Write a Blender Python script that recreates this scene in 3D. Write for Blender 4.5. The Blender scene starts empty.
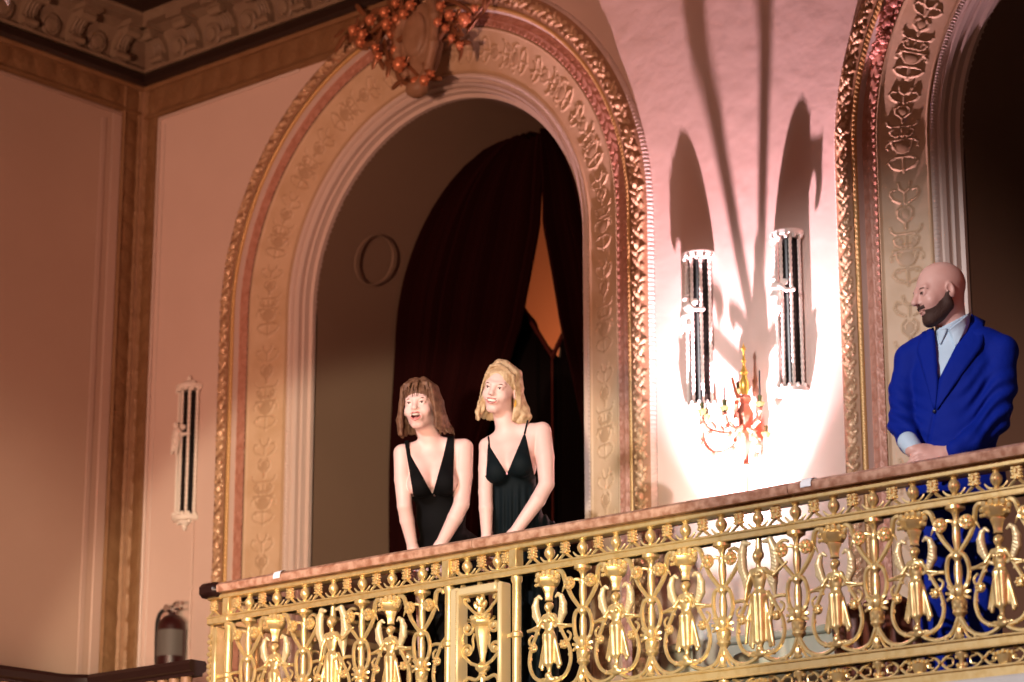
import bpy, math, random
import numpy as np
import openvdb
from mathutils import Vector, Matrix

random.seed(7)
SC = bpy.context.scene
COL = SC.collection
R = math.radians
PI = math.pi

# ------------------------------------------------------------------ camera
CAM = np.array([0.0, 0.0, -1.3])
FPX, YAW, PITCH = 2607.0, R(41.2194), R(15.6585)
cam = bpy.data.cameras.new('camera')
cam_o = bpy.data.objects.new('camera', cam)
COL.objects.link(cam_o)
cam_o.location = CAM
cam_o.rotation_euler = (PI / 2 + PITCH, 0, YAW)
cam.sensor_width = 36.0
cam.lens = FPX / 1024.0 * 36.0
cam.clip_end = 200
cam.dof.use_dof = True
cam.dof.focus_distance = 11.3
cam.dof.aperture_fstop = 2.1
SC.camera = cam_o

_f = np.array([-math.sin(YAW) * math.cos(PITCH), math.cos(YAW) * math.cos(PITCH), math.sin(PITCH)])
_r = np.array([math.cos(YAW), math.sin(YAW), 0.0])
_u = np.cross(_r, _f)
_h = np.array([-math.sin(YAW), math.cos(YAW), 0.0])      # horizontal forward


def ray(x, y):
    return _f + _r * (x - 512) / FPX - _u * (y - 341) / FPX


def onY(x, y, Y):
    d = ray(x, y)
    return CAM + d * (Y / d[1])


def onX(x, y, X):
    d = ray(x, y)
    return CAM + d * (X / d[0])


def onD(x, y, D):
    d = ray(x, y)
    return CAM + d * (D / (d @ _h))


# ------------------------------------------------------------------ world, light, exposure
w = bpy.data.worlds.new('hall_air')
SC.world = w
w.use_nodes = True
w.node_tree.nodes['Background'].inputs[0].default_value = (1.0, 0.42, 0.26, 1)
w.node_tree.nodes['Background'].inputs[1].default_value = 0.05
SC.view_settings.view_transform = 'Standard'
SC.view_settings.look = 'None'
SC.view_settings.gamma = 1.0
SC.view_settings.use_curve_mapping = False
SC.view_settings.exposure = 0.0


def light(name, kind, loc, target, energy, color, **kw):
    l = bpy.data.lights.new(name, kind)
    l.energy = energy
    l.color = color
    for k, v in kw.items():
        setattr(l, k, v)
    o = bpy.data.objects.new(name, l)
    COL.objects.link(o)
    o.location = loc
    o.rotation_euler = (Vector(target) - Vector(loc)).to_track_quat('-Z', 'Y').to_euler()
    return o


YR = 8.416            # plane of the balcony railing
YW = 10.016           # face of the arched wall
XL = -11.84           # face of the left wall
light('stage_key_lamp', 'SPOT', (-6.2, -4.0, 5.0), (-6.3, 10.0, -2.2), 5900, (1.0, 0.93, 0.93),
      spot_size=R(38), spot_blend=0.30, shadow_soft_size=0.12)
light('amber_wash_lamp', 'SPOT', (-5.0, -2.5, -0.6), (-11.2, 10.0, 3.1), 4500, (1.0, 0.50, 0.34),
      spot_size=R(34), spot_blend=1.0, shadow_soft_size=0.5)
light('left_wall_lamp', 'SPOT', (-2.0, -2.0, -0.8), (-11.84, 7.9, 0.7), 4600, (1.0, 0.72, 0.52),
      spot_size=R(15), spot_blend=0.6, shadow_soft_size=0.3)
light('low_side_lamp', 'SPOT', (-1.0, -1.0, -1.0), (-9.4, 10.0, 0.22), 4800, (1.0, 0.84, 0.60),
      spot_size=R(19), spot_blend=0.18, shadow_soft_size=0.1)
light('hall_rose_fill_lamp', 'AREA', (-3.0, -3.0, 1.6), (-7.5, 10, 2.4), 80, (1.0, 0.46, 0.36), shape='DISK', size=2.5)
light('pink_side_lamp', 'SPOT', (0.5, 5.5, 1.6), (-7.6, 8.9, 1.3), 130, (1.0, 0.16, 0.16),
      spot_size=R(34), spot_blend=0.6, shadow_soft_size=0.15)

# ------------------------------------------------------------------ materials
MATS = {}


def mat(name, col, rough=0.6, metal=0.0, noise=None, bump=None, emit=None, sheen=0.0, spec=0.5, coat=0.0):
    """noise = (scale, colour2, low, high[, detail]); bump = (scale, strength, distance)"""
    if name in MATS:
        return MATS[name]
    m = bpy.data.materials.new(name)
    m.use_nodes = True
    nt = m.node_tree
    b = nt.nodes['Principled BSDF']
    b.inputs['Base Color'].default_value = (*col, 1)
    b.inputs['Roughness'].default_value = rough
    b.inputs['Metallic'].default_value = metal
    b.inputs['Specular IOR Level'].default_value = spec
    b.inputs['Sheen Weight'].default_value = sheen
    b.inputs['Coat Weight'].default_value = coat
    tc = nt.nodes.new('ShaderNodeTexCoord')
    if noise:
        n = nt.nodes.new('ShaderNodeTexNoise')
        n.inputs['Scale'].default_value = noise[0]
        n.inputs['Detail'].default_value = noise[4] if len(noise) > 4 else 4
        nt.links.new(tc.outputs['Object'], n.inputs['Vector'])
        r = nt.nodes.new('ShaderNodeValToRGB')
        r.color_ramp.elements[0].position = noise[2]
        r.color_ramp.elements[0].color = (*col, 1)
        r.color_ramp.elements[1].position = noise[3]
        r.color_ramp.elements[1].color = (*noise[1], 1)
        nt.links.new(n.outputs['Fac'], r.inputs['Fac'])
        nt.links.new(r.outputs['Color'], b.inputs['Base Color'])
    if bump:
        n = nt.nodes.new('ShaderNodeTexNoise')
        n.inputs['Scale'].default_value = bump[0]
        n.inputs['Detail'].default_value = 3
        nt.links.new(tc.outputs['Object'], n.inputs['Vector'])
        bp = nt.nodes.new('ShaderNodeBump')
        bp.inputs['Strength'].default_value = bump[1]
        bp.inputs['Distance'].default_value = bump[2]
        nt.links.new(n.outputs['Fac'], bp.inputs['Height'])
        nt.links.new(bp.outputs['Normal'], b.inputs['Normal'])
    if emit:
        b.inputs['Emission Color'].default_value = (*emit[0], 1)
        b.inputs['Emission Strength'].default_value = emit[1]
    MATS[name] = m
    return m


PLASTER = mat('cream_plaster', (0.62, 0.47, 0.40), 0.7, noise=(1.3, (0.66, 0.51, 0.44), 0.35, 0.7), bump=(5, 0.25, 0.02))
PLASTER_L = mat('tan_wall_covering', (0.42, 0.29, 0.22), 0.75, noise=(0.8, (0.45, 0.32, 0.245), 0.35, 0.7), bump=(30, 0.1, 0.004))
MOULD = mat('pale_moulding_paint', (0.60, 0.49, 0.43), 0.5)
GILT_BAND = mat('aged_gilt_band', (0.25, 0.14, 0.065), 0.5, 0.2, noise=(9, (0.22, 0.115, 0.05), 0.4, 0.65), bump=(35, 0.6, 0.01))
GILT_LEAF = mat('gilt_leaf', (0.62, 0.42, 0.26), 0.36, 0.25, noise=(20, (0.50, 0.32, 0.18), 0.45, 0.65))
GILT_GROUND = mat('brown_ground', (0.34, 0.19, 0.10), 0.6, 0.1, noise=(14, (0.27, 0.15, 0.08), 0.4, 0.65))
ROPE = mat('gilt_rope', (0.62, 0.39, 0.16), 0.42, 0.25)
ROSE = mat('rose_leaf_band', (0.52, 0.27, 0.20), 0.5, 0.1, noise=(25, (0.42, 0.19, 0.13), 0.4, 0.65))
CREAM = mat('cream_relief_panel', (0.60, 0.44, 0.29), 0.55, noise=(6, (0.50, 0.34, 0.20), 0.4, 0.75), bump=(40, 0.2, 0.004))
CREAM_D = mat('umber_glazed_relief', (0.44, 0.30, 0.18), 0.55)
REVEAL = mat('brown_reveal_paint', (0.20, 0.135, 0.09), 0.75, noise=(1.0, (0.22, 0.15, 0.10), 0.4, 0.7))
BLACKM = mat('black_oak_moulding', (0.02, 0.009, 0.006), 0.45)
CORN = mat('olive_cornice_paint', (0.23, 0.165, 0.105), 0.6, noise=(8, (0.19, 0.125, 0.08), 0.4, 0.7), bump=(20, 0.4, 0.01))
GOLD = mat('brass_gold_paint', (0.90, 0.69, 0.33), 0.33, 0.66, noise=(30, (0.80, 0.57, 0.23), 0.45, 0.7))
GOLD_W = mat('champagne_gold_paint', (0.82, 0.67, 0.38), 0.4, 0.4)
MARBLE = mat('rose_marble', (0.33, 0.15, 0.09), 0.35, noise=(26, (0.56, 0.33, 0.23), 0.38, 0.60, 10))
DADO_M = mat('green_veined_marble', (0.50, 0.50, 0.40), 0.4, noise=(5, (0.36, 0.40, 0.30), 0.4, 0.7, 8))
CURB_M = mat('grey_limestone', (0.55, 0.55, 0.53), 0.6, noise=(6, (0.48, 0.47, 0.45), 0.4, 0.7))
VELVET = mat('oxblood_velvet', (0.013, 0.0016, 0.0016), 0.9, spec=0.06, bump=(60, 0.1, 0.002))
VELVET2 = mat('plum_black_velvet', (0.003, 0.0015, 0.0015), 0.9, spec=0.05)
TRIMR = mat('red_braid', (0.07, 0.014, 0.010), 0.8, spec=0.1, bump=(120, 0.6, 0.004))
WOOD = mat('dark_mahogany', (0.016, 0.005, 0.004), 0.35)
SKIN = mat('fair_skin', (0.72, 0.47, 0.43), 0.45, noise=(18, (0.74, 0.49, 0.45), 0.4, 0.6), spec=.35)
SKIN_M = mat('ruddy_skin', (0.66, 0.38, 0.32), 0.42, noise=(18, (0.69, 0.42, 0.36), 0.4, 0.6), spec=.35)
LIP = mat('lips', (0.56, 0.20, 0.19), 0.4)
MOUTH = mat('mouth_inside', (0.10, 0.012, 0.015), 0.5)
TEETH = mat('teeth', (0.85, 0.82, 0.76), 0.25)
EYEW = mat('eye_white', (0.75, 0.72, 0.70), 0.2)
IRIS = mat('iris', (0.03, 0.025, 0.03), 0.2)
HAIR_B = mat('brown_hair', (0.10, 0.045, 0.026), 0.55, noise=(40, (0.17, 0.085, 0.05), 0.4, 0.6), spec=.25)
HAIR_Y = mat('blonde_hair', (0.42, 0.27, 0.15), 0.55, noise=(40, (0.58, 0.42, 0.26), 0.4, 0.6), spec=.25)
BROW_Y = mat('brown_brow', (0.09, 0.04, 0.025), 0.7)
BEARD = mat('dark_beard', (0.050, 0.022, 0.015), 0.75, bump=(150, 0.8, 0.004))
DRESS_B = mat('black_jersey', (0.002, 0.002, 0.0025), 0.8, spec=0.12)
DRESS_T = mat('dark_teal_crepe', (0.0015, 0.005, 0.007), 0.75, spec=0.15)
SUIT = mat('royal_blue_wool', (0.0012, 0.015, 0.26), 0.75, spec=0.15, bump=(14, 0.25, 0.03))
SHIRT = mat('pale_blue_cotton', (0.50, 0.66, 0.80), 0.6, bump=(40, 0.3, 0.008))
BUTTON = mat('dark_button', (0.01, 0.015, 0.05), 0.3)
WHITE_E = mat('white_enamel', (0.82, 0.76, 0.68), 0.4)
BLACKG = mat('black_glass', (0.006, 0.006, 0.006), 0.3)
ROSEGILT = mat('rose_gilt', (0.72, 0.27, 0.18), 0.32, 0.55)
YGILT = mat('yellow_gilt', (0.92, 0.62, 0.12), 0.28, 0.6)
GREENB = mat('verdigris_cup', (0.12, 0.14, 0.05), 0.4, 0.4)
REDP = mat('extinguisher_red', (0.028, 0.003, 0.003), 0.4)
LABELM = mat('extinguisher_label', (0.11, 0.10, 0.09), 0.6)
CHROME = mat('chrome', (0.8, 0.8, 0.8), 0.12, 1.0)
RUBBER = mat('black_rubber', (0.012, 0.010, 0.010), 0.6)
TAPE = mat('white_paper', (0.86, 0.88, 0.92), 0.7)
FLOORM = mat('balcony_floor', (0.09, 0.05, 0.035), 0.7, noise=(3, (0.12, 0.07, 0.05), 0.4, 0.7))
CEILM = mat('brown_ceiling_paint', (0.30, 0.18, 0.10), 0.7)
ORANGE = mat('ochre_lobby_wall', (0.60, 0.24, 0.11), 0.8)
ORNG = mat('ruddy_gilt_fruit', (0.66, 0.25, 0.12), 0.38, 0.45)
ORND = mat('bronze_leaf', (0.26, 0.11, 0.05), 0.4, 0.4)
CART = mat('cartouche_paint', (0.34, 0.20, 0.12), 0.5, noise=(12, (.27, .15, .08), .4, .65))


def glass(name, col):
    m = mat(name, col, 0.05)
    m.node_tree.nodes['Principled BSDF'].inputs['Transmission Weight'].default_value = 0.9
    return m


CRYSTAL = glass('crystal', (0.9, 0.75, 0.72))


# ------------------------------------------------------------------ mesh building
class MB:
    """collects verts, faces and material slots; build() links them as ONE mesh object"""

    def __init__(self):
        self.v, self.f, self.m, self.n = [], [], [], 0

    def add(self, V, F, mi=0):
        V = np.asarray(V, float).reshape(-1, 3)
        self.v.append(V)
        n = self.n
        for q in F:
            self.f.append([i + n for i in q])
        self.m += [mi] * len(F)
        self.n += len(V)
        return self

    def merge(self, o, M=None, mi=None):
        V = np.concatenate(o.v)
        if M is not None:
            V = V @ np.array(M)[:3, :3].T + np.array(M)[:3, 3]
        n = self.n
        self.v.append(V)
        self.f += [[i + n for i in q] for q in o.f]
        self.m += o.m if mi is None else [mi] * len(o.f)
        self.n += len(V)
        return self

    def box(self, x0, x1, y0, y1, z0, z1, mi=0, bev=0.0):
        if bev > 0:
            xs, ys, zs = (x0, x1), (y0, y1), (z0, z1)
            b = min(bev, (x1 - x0) * .45, (y1 - y0) * .45, (z1 - z0) * .45)
            V, idx = [], {}
            for i in (0, 1):
                for j in (0, 1):
                    for k in (0, 1):
                        for a in range(3):
                            p = [xs[i], ys[j], zs[k]]
                            s = (1 - 2 * i, 1 - 2 * j, 1 - 2 * k)
                            for c in range(3):
                                if c != a:
                                    p[c] += s[c] * b
                            idx[(i, j, k, a)] = len(V)
                            V.append(p)
            F = []
            for a in range(3):
                o = [c for c in range(3) if c != a]
                for s in (0, 1):
                    ring = []
                    for (p, q) in ((0, 0), (1, 0), (1, 1), (0, 1)):
                        t = [0, 0, 0]; t[a] = s; t[o[0]] = p; t[o[1]] = q
                        ring.append(idx[(*t, a)])
                    F.append(ring)
            # edges
            for a in range(3):
                o = [c for c in range(3) if c != a]
                for p in (0, 1):
                    for q in (0, 1):
                        t0 = [0, 0, 0]; t1 = [0, 0, 0]
                        t0[o[0]] = t1[o[0]] = p; t0[o[1]] = t1[o[1]] = q; t1[a] = 1
                        F.append([idx[(*t0, o[0])], idx[(*t0, o[1])], idx[(*t1, o[1])], idx[(*t1, o[0])]])
            for i in (0, 1):
                for j in (0, 1):
                    for k in (0, 1):
                        F.append([idx[(i, j, k, 0)], idx[(i, j, k, 1)], idx[(i, j, k, 2)]])
            return self.add(V, F, mi)
        V = [(x, y, z) for x in (x0, x1) for y in (y0, y1) for z in (z0, z1)]
        return self.add(V, [(0, 1, 3, 2), (4, 6, 7, 5), (0, 4, 5, 1), (2, 3, 7, 6), (0, 2, 6, 4), (1, 5, 7, 3)], mi)

    def tube(self, pts, r, n=6, mi=0, smooth=3, flat=1.0):
        """round bar through pts (Catmull-Rom smoothed); r a number or one per point"""
        P = np.asarray(pts, float)
        rr = np.full(len(P), r, float) if np.isscalar(r) else np.asarray(r, float)
        if smooth > 1 and len(P) > 2:
            Q = np.vstack([2 * P[0] - P[1], P, 2 * P[-1] - P[-2]])
            out, ro = [], []
            for i in range(len(P) - 1):
                p0, p1, p2, p3 = Q[i], Q[i + 1], Q[i + 2], Q[i + 3]
                for s in range(smooth):
                    t = s / smooth
                    out.append(.5 * ((2 * p1) + (-p0 + p2) * t + (2 * p0 - 5 * p1 + 4 * p2 - p3) * t * t + (-p0 + 3 * p1 - 3 * p2 + p3) * t ** 3))
                    ro.append(rr[i] * (1 - t) + rr[i + 1] * t)
            out.append(P[-1]); ro.append(rr[-1])
            P, rr = np.array(out), np.array(ro)
        T = np.gradient(P, axis=0)
        T /= np.linalg.norm(T, axis=1)[:, None] + 1e-9
        ref = np.array([0, 1.0, 0]) if abs(T[:, 1]).max() < .95 else np.array([1.0, 0, 0])
        V = []
        for p, t, q in zip(P, T, rr):
            a = np.cross(t, ref); a /= np.linalg.norm(a) + 1e-9
            b = np.cross(a, t)
            for k in range(n):
                c, s = math.cos(2 * PI * k / n), math.sin(2 * PI * k / n)
                V.append(p + a * c * q + b * s * q * flat)
        F = [(i * n + k, i * n + (k + 1) % n, (i + 1) * n + (k + 1) % n, (i + 1) * n + k) for i in range(len(P) - 1) for k in range(n)]
        F.append(tuple(range(n))[::-1])
        F.append(tuple((len(P) - 1) * n + k for k in range(n)))
        return self.add(V, F, mi)

    def lathe(self, prof, c=(0, 0, 0), n=12, mi=0, ax=2, a0=0.0, a1=2 * PI, flute=0):
        """prof = [(radius, height)...] about an axis through c"""
        full = abs(a1 - a0 - 2 * PI) < 1e-6
        m = n if full else n + 1
        V = []
        for (r, h) in prof:
            for k in range(m):
                a = a0 + (a1 - a0) * k / n
                q = r * (1 + (0.10 * math.cos(flute * a) if flute else 0))
                p = [q * math.cos(a), q * math.sin(a), h]
                if ax == 1:
                    p = [p[0], p[2], p[1]]
                elif ax == 0:
                    p = [p[2], p[0], p[1]]
                V.append((p[0] + c[0], p[1] + c[1], p[2] + c[2]))
        F = []
        for i in range(len(prof) - 1):
            for k in range(n if full else n):
                k2 = (k + 1) % m
                F.append((i * m + k, i * m + k2, (i + 1) * m + k2, (i + 1) * m + k))
        F.append(tuple(range(m))[::-1])
        F.append(tuple((len(prof) - 1) * m + k for k in range(m)))
        return self.add(V, F, mi)

    def ball(self, c, r, mi=0, n=8, rot=None):
        r = np.array([r, r, r] if np.isscalar(r) else r, float)
        V, m = [], n // 2
        for i in range(m + 1):
            t = PI * i / m
            for k in range(n):
                a = 2 * PI * k / n
                V.append((math.sin(t) * math.cos(a), math.sin(t) * math.sin(a), math.cos(t)))
        V = np.array(V) * r
        if rot is not None:
            V = V @ np.asarray(rot).T
        V += np.asarray(c)
        F = [(i * n + k, (i + 1) * n + k, (i + 1) * n + (k + 1) % n, i * n + (k + 1) % n) for i in range(m) for k in range(n)]
        return self.add(V, F, mi)

    def prism(self, poly, y0, y1, mi=0, axis=1):
        """polygon in XZ extruded from y0 to y1"""
        n = len(poly)
        V = [(x, y0, z) for x, z in poly] + [(x, y1, z) for x, z in poly]
        if axis == 0:
            V = [(y, x, z) for x, y, z in V]
        F = [tuple(range(n)), tuple(range(2 * n - 1, n - 1, -1))] + [(i, (i + 1) % n, n + (i + 1) % n, n + i) for i in range(n)]
        return self.add(V, F, mi)

    def mesh(self, name, mats, smooth=True):
        me = bpy.data.meshes.new(name)
        V = np.concatenate(self.v) if self.v else np.zeros((0, 3))
        me.from_pydata(V.tolist(), [], [tuple(q) for q in self.f])
        for m in (mats if isinstance(mats, (list, tuple)) else [mats]):
            me.materials.append(m)
        me.polygons.foreach_set('material_index', self.m)
        if smooth:
            me.polygons.foreach_set('use_smooth', [True] * len(me.polygons))
        me.validate()
        import bmesh
        bm = bmesh.new(); bm.from_mesh(me)
        bmesh.ops.remove_doubles(bm, verts=bm.verts, dist=1e-6)
        bmesh.ops.recalc_face_normals(bm, faces=bm.faces)
        bm.to_mesh(me); bm.free()
        if smooth:
            try:
                me.set_sharp_from_angle(angle=R(38))
            except Exception:
                pass
        return me

    def build(self, name, mats, parent=None, smooth=True):
        return link(name, self.mesh(name, mats, smooth), parent)


def link(name, me, parent=None):
    o = bpy.data.objects.new(name, me)
    COL.objects.link(o)
    if parent is not None:
        o.parent = parent
        o.matrix_parent_inverse = inv_chain(parent)
    return o


def inv_chain(p):
    """the inverse of p's world matrix, from its own chain (nothing is evaluated yet)"""
    M = Matrix.Identity(4)
    q = p
    while q is not None:
        M = (q.matrix_parent_inverse @ q.matrix_basis if q.parent else q.matrix_basis) @ M
        q = q.parent
    return M.inverted()


def local(name, me, parent, loc=(0, 0, 0), sx=1):
    """a part whose mesh is given about its own origin, placed in the parent's frame"""
    o = bpy.data.objects.new(name, me)
    COL.objects.link(o)
    o.parent = parent
    o.location = loc
    o.scale = (sx, 1, 1)
    return o


def empty(name, loc, label=None, cat=None, group=None, kind=None):
    o = bpy.data.objects.new(name, None)
    COL.objects.link(o)
    o.location = [float(a) for a in loc]
    o.empty_display_size = 0.1
    return tag(o, label, cat, group, kind)


def tag(o, label=None, cat=None, group=None, kind=None):
    if label: o['label'] = label
    if cat: o['category'] = cat
    if group: o['group'] = group
    if kind: o['kind'] = kind
    return o


def struct(o, label=None, cat=None):
    return tag(o, label, cat, kind='structure')


# ------------------------------------------------------------------ arches: relief bands swept round the opening
ARCH_R, ARCH_Z = 1.625, 2.97          # outer radius, springing height
ARCH_X = (-9.435, -5.065)
WS = 0.94                            # width factor of the surround's bands             # centres
Z0 = 0.0


def arch_path(cx, s, side_z=Z0):
    """s: arclength along the outer edge from the left foot -> (x, z, nx, nz), n pointing to the opening"""
    up = ARCH_Z - side_z
    L = 2 * up + PI * ARCH_R
    x = np.empty_like(s); z = np.empty_like(s); nx = np.empty_like(s); nz = np.empty_like(s)
    a = s < up
    x[a] = cx - ARCH_R; z[a] = side_z + s[a]; nx[a] = 1; nz[a] = 0
    c = s > up + PI * ARCH_R
    x[c] = cx + ARCH_R; z[c] = side_z + (L - s[c]); nx[c] = -1; nz[c] = 0
    b = ~(a | c)
    t = PI - (s[b] - up) / ARCH_R
    x[b] = cx + ARCH_R * np.cos(t); z[b] = ARCH_Z + ARCH_R * np.sin(t)
    nx[b] = -np.cos(t); nz[b] = -np.sin(t)
    return x, z, nx, nz, L


def arch_band(name, cx, w0, y0, w1, y1, hfun, du, nv, mats, parent, thr=None, s0=0.0, s1=None, bulge=0.0):
    """a strip of the surround from (w0, y0) to (w1, y1); hfun(u, v) is its relief in metres"""
    w0, w1 = w0 * WS, w1 * WS
    L = 2 * (ARCH_Z - Z0) + PI * ARCH_R
    s1 = L if s1 is None else s1
    n = int((s1 - s0) / du) + 1
    s = np.linspace(s0, s1, n)
    x, z, nx, nz, L = arch_path(cx, s)
    u = np.minimum(s, L - s)
    v = np.linspace(0, 1, nv)
    U, Vv = np.meshgrid(u, v, indexing='ij')
    wid = math.hypot(w1 - w0, y1 - y0)
    H = hfun(U, Vv) if hfun else np.zeros_like(U)
    H = H + bulge * np.sin(PI * Vv)
    pw, py = (y1 - y0) / wid, -(w1 - w0) / wid      # band normal towards the hall
    W = w0 + (w1 - w0) * Vv + pw * H
    Y = y0 + (y1 - y0) * Vv + py * H
    P = np.stack([x[:, None] + nx[:, None] * W, YW + Y, z[:, None] + nz[:, None] * W], -1).reshape(-1, 3)
    idx = np.arange(n * nv).reshape(n, nv)
    F = np.stack([idx[:-1, :-1], idx[:-1, 1:], idx[1:, 1:], idx[1:, :-1]], -1).reshape(-1, 4)
    me = bpy.data.meshes.new(name)
    me.from_pydata(P.tolist(), [], F.tolist())
    for m in mats:
        me.materials.append(m)
    if thr is not None:
        hm = (H[:-1, :-1] + H[1:, 1:]).ravel() / 2
        me.polygons.foreach_set('material_index', (hm > thr).astype(int).tolist())
    me.polygons.foreach_set('use_smooth', [True] * len(F))
    return link(name, me, parent)


def seg_d(U, V, a, b):
    ax, ay = a; bx, by = b
    dx, dy = bx - ax, by - ay
    t = np.clip(((U - ax) * dx + (V - ay) * dy) / (dx * dx + dy * dy + 1e-12), 0, 1)
    return np.hypot(U - ax - t * dx, V - ay - t * dy)


def h_acanthus(U, V):
    p = 0.165
    W = 0.11
    u = np.mod(U, p); v = (V - .5) * W
    h = np.zeros_like(U)
    # curling leaf: fan of lobes plus a rolled tip
    for k, (cu, cv, ru, rv, ang, a) in enumerate([
            (.040, .012, .036, .014, .6, .022), (.060, -.015, .034, .013, -.5, .020), (.088, .020, .032, .012, .9, .022),
            (.105, -.022, .030, .012, -.9, .018), (.128, .004, .028, .017, .1, .026), (.012, -.024, .020, .012, .3, .018),
            (.148, .032, .018, .010, .2, .016), (.012, .034, .016, .010, -.4, .014)]):
        for off in (-p, 0, p):
            du, dv = u - cu - off, v - cv
            c, s = math.cos(ang), math.sin(ang)
            q = ((du * c + dv * s) / ru) ** 2 + ((-du * s + dv * c) / rv) ** 2
            h = np.maximum(h, a * np.sqrt(np.clip(1 - q, 0, 1)))
    h *= (0.78 + 0.22 * np.cos(2 * PI * (u * 0.6 + np.abs(v)) / 0.02)) * (.75 + .25 * np.sin(U * 23))
    return h


def beads(p, r, W, ecc=1.0):
    def f(U, V):
        u = np.mod(U, p) - p / 2
        v = (V - .5) * W
        return r * np.sqrt(np.clip(1 - (u / (p * .48 * ecc)) ** 2 - (v / (W * .5)) ** 2, 0, 1))
    return f


def h_rope(U, V):
    p, W = 0.026, 0.024
    v = (V - .5) * W
    u = np.mod(U + v * 0.8, p) - p / 2
    return 0.012 * np.sqrt(np.clip(1 - (v / (W * .5)) ** 2, 0, 1)) * (0.55 + 0.45 * np.sqrt(np.clip(1 - (u / (p * .5)) ** 2, 0, 1)))


def h_leafband(U, V):
    p, W = 0.075, 0.07
    u = np.mod(U, p) / p
    v = (V - .5) * 2
    tip = np.clip(1 - (v / np.clip(1.05 * np.sqrt(np.clip(1 - u, 0, 1)), 1e-3, None)) ** 2, 0, 1)
    h = 0.012 * np.sqrt(tip) * (0.5 + 0.5 * u) * (0.75 + 0.25 * np.cos(v * 12))
    row2 = 0.008 * np.clip(1 - ((np.mod(U * 2, p) / p - .5) / .4) ** 2 - ((V - .93) / .09) ** 2, 0, 1)
    return np.maximum(h, row2)


_W = 0.28
_mot = []        # strokes of the relief motif in tile coordinates (u along, v across, metres), period 0.56


def _st(pts, r):
    for a, b in zip(pts[:-1], pts[1:]):
        _mot.append((a, b, r))
        if abs(a[1]) > 1e-6 or abs(b[1]) > 1e-6:
            _mot.append(((a[0], -a[1]), (b[0], -b[1]), r))


_st([(.02, 0), (.10, 0)], .006)
_st([(.035, .012), (.05, .055), (.075, .075), (.095, .06), (.088, .045)], .006)      # lower scrolls
_st([(.10, 0), (.10, .05)], .008)                                                      # foot
_st([(.115, 0), (.125, .03), (.155, .048), (.185, .055)], .007)                        # bowl outline
_st([(.192, 0), (.192, .068)], .009)                                                   # rim
_st([(.185, .06), (.165, .085), (.145, .08)], .005)                                    # handles
_st([(.205, .03), (.225, .055), (.25, .062), (.262, .045)], .007)                      # leaves
_st([(.20, 0), (.26, 0)], .007)
_st([(.275, 0), (.275, .055), (.290, .075), (.31, .08)], .006)                         # canopy
_st([(.30, 0), (.33, 0)], .010)
_st([(.335, .01), (.36, .035), (.39, .038), (.41, .018)], .008)                        # medallion
_st([(.425, 0), (.47, 0)], .005)
_st([(.43, .02), (.45, .06), (.475, .075), (.50, .065), (.495, .045)], .006)
_st([(.48, .0), (.50, .025), (.53, .03)], .007)


def h_relief(U, V):
    p = 0.56
    u = np.mod(U, p); v = (V - .5) * _W
    h = np.zeros_like(U)
    # shallow swelling bodies
    for cu, cv, ru, rv, a in ((.15, 0, .045, .045, .012), (.372, 0, .038, .03, .010), (.235, .035, .03, .018, .008),
                              (.235, -.035, .03, .018, .008), (.215, .025, .014, .014, .012), (.215, -.025, .014, .014, .012), (.217, 0, .014, .014, .013)):
        q = ((u - cu) / ru) ** 2 + ((v - cv) / rv) ** 2
        h = np.maximum(h, a * np.sqrt(np.clip(1 - q, 0, 1)))
    for a, b, r in _mot:
        d = seg_d(u, v, a, b)
        h = np.maximum(h, 0.010 * np.sqrt(np.clip(1 - (d / r) ** 2, 0, 1)))
    h *= .65
    e = np.minimum(V, 1 - V) * _W
    h = np.maximum(h, 0.010 * np.sqrt(np.clip(1 - ((e - .008) / .008) ** 2, 0, 1)))
    return h


def build_arch(n, cx, name, s0, s1, label):
    root = struct(empty(name, (cx, YW, Z0)), label, 'arch surround')
    L = 2 * (ARCH_Z - Z0) + PI * ARCH_R
    kw = dict(parent=root, s0=s0, s1=s1)
    arch_band('bead_edging', cx, .002, 0.0, .02, -.03, beads(.024, .005, .03), .005, 5, [MOULD], **kw)
    arch_band('acanthus_band', cx, .02, -.03, .13, -.045, h_acanthus, .0045, 25, [GILT_GROUND, GILT_LEAF], thr=.012, bulge=.012, **kw)
    arch_band('gilt_rope', cx, .13, -.04, .156, -.03, h_rope, .0045, 7, [ROPE], **kw)
    arch_band('cream_fillet', cx, .156, -.03, .168, .0, None, .05, 3, [MOULD], **kw)
    arch_band('rose_leaf_band', cx, .168, 0, .25, -.005, h_leafband, .006, 13, [ROSE], **kw)
    arch_band('relief_panel', cx, .25, 0.0, .52, .075, h_relief, .0055, 46, [CREAM, CREAM_D], thr=.0042, **kw)
    arch_band('bead_moulding', cx, .52, .075, .545, .085, beads(.022, .010, .027), .006, 5, [MOULD], **kw)
    pr = [(.545, .085), (.55, .10), (.562, .10), (.575, .085), (.588, .10), (.588, .13), (.60, .12), (.612, .125), (.617, .16), (.64, .165), (.64, .20)]
    # stepped inner moulding as one strip
    s = np.linspace(s0 or 0, s1 or L, 260)
    x, z, nx, nz, _ = arch_path(cx, s)
    V = np.array([[x[i] + nx[i] * a * WS, YW + b, z[i] + nz[i] * a * WS] for i in range(len(s)) for a, b in pr])
    m = len(pr)
    F = [(i * m + k, i * m + k + 1, (i + 1) * m + k + 1, (i + 1) * m + k) for i in range(len(s) - 1) for k in range(m - 1)]
    MB().add(V, F).build('stepped_moulding', MOULD, root)
    return root


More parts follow.
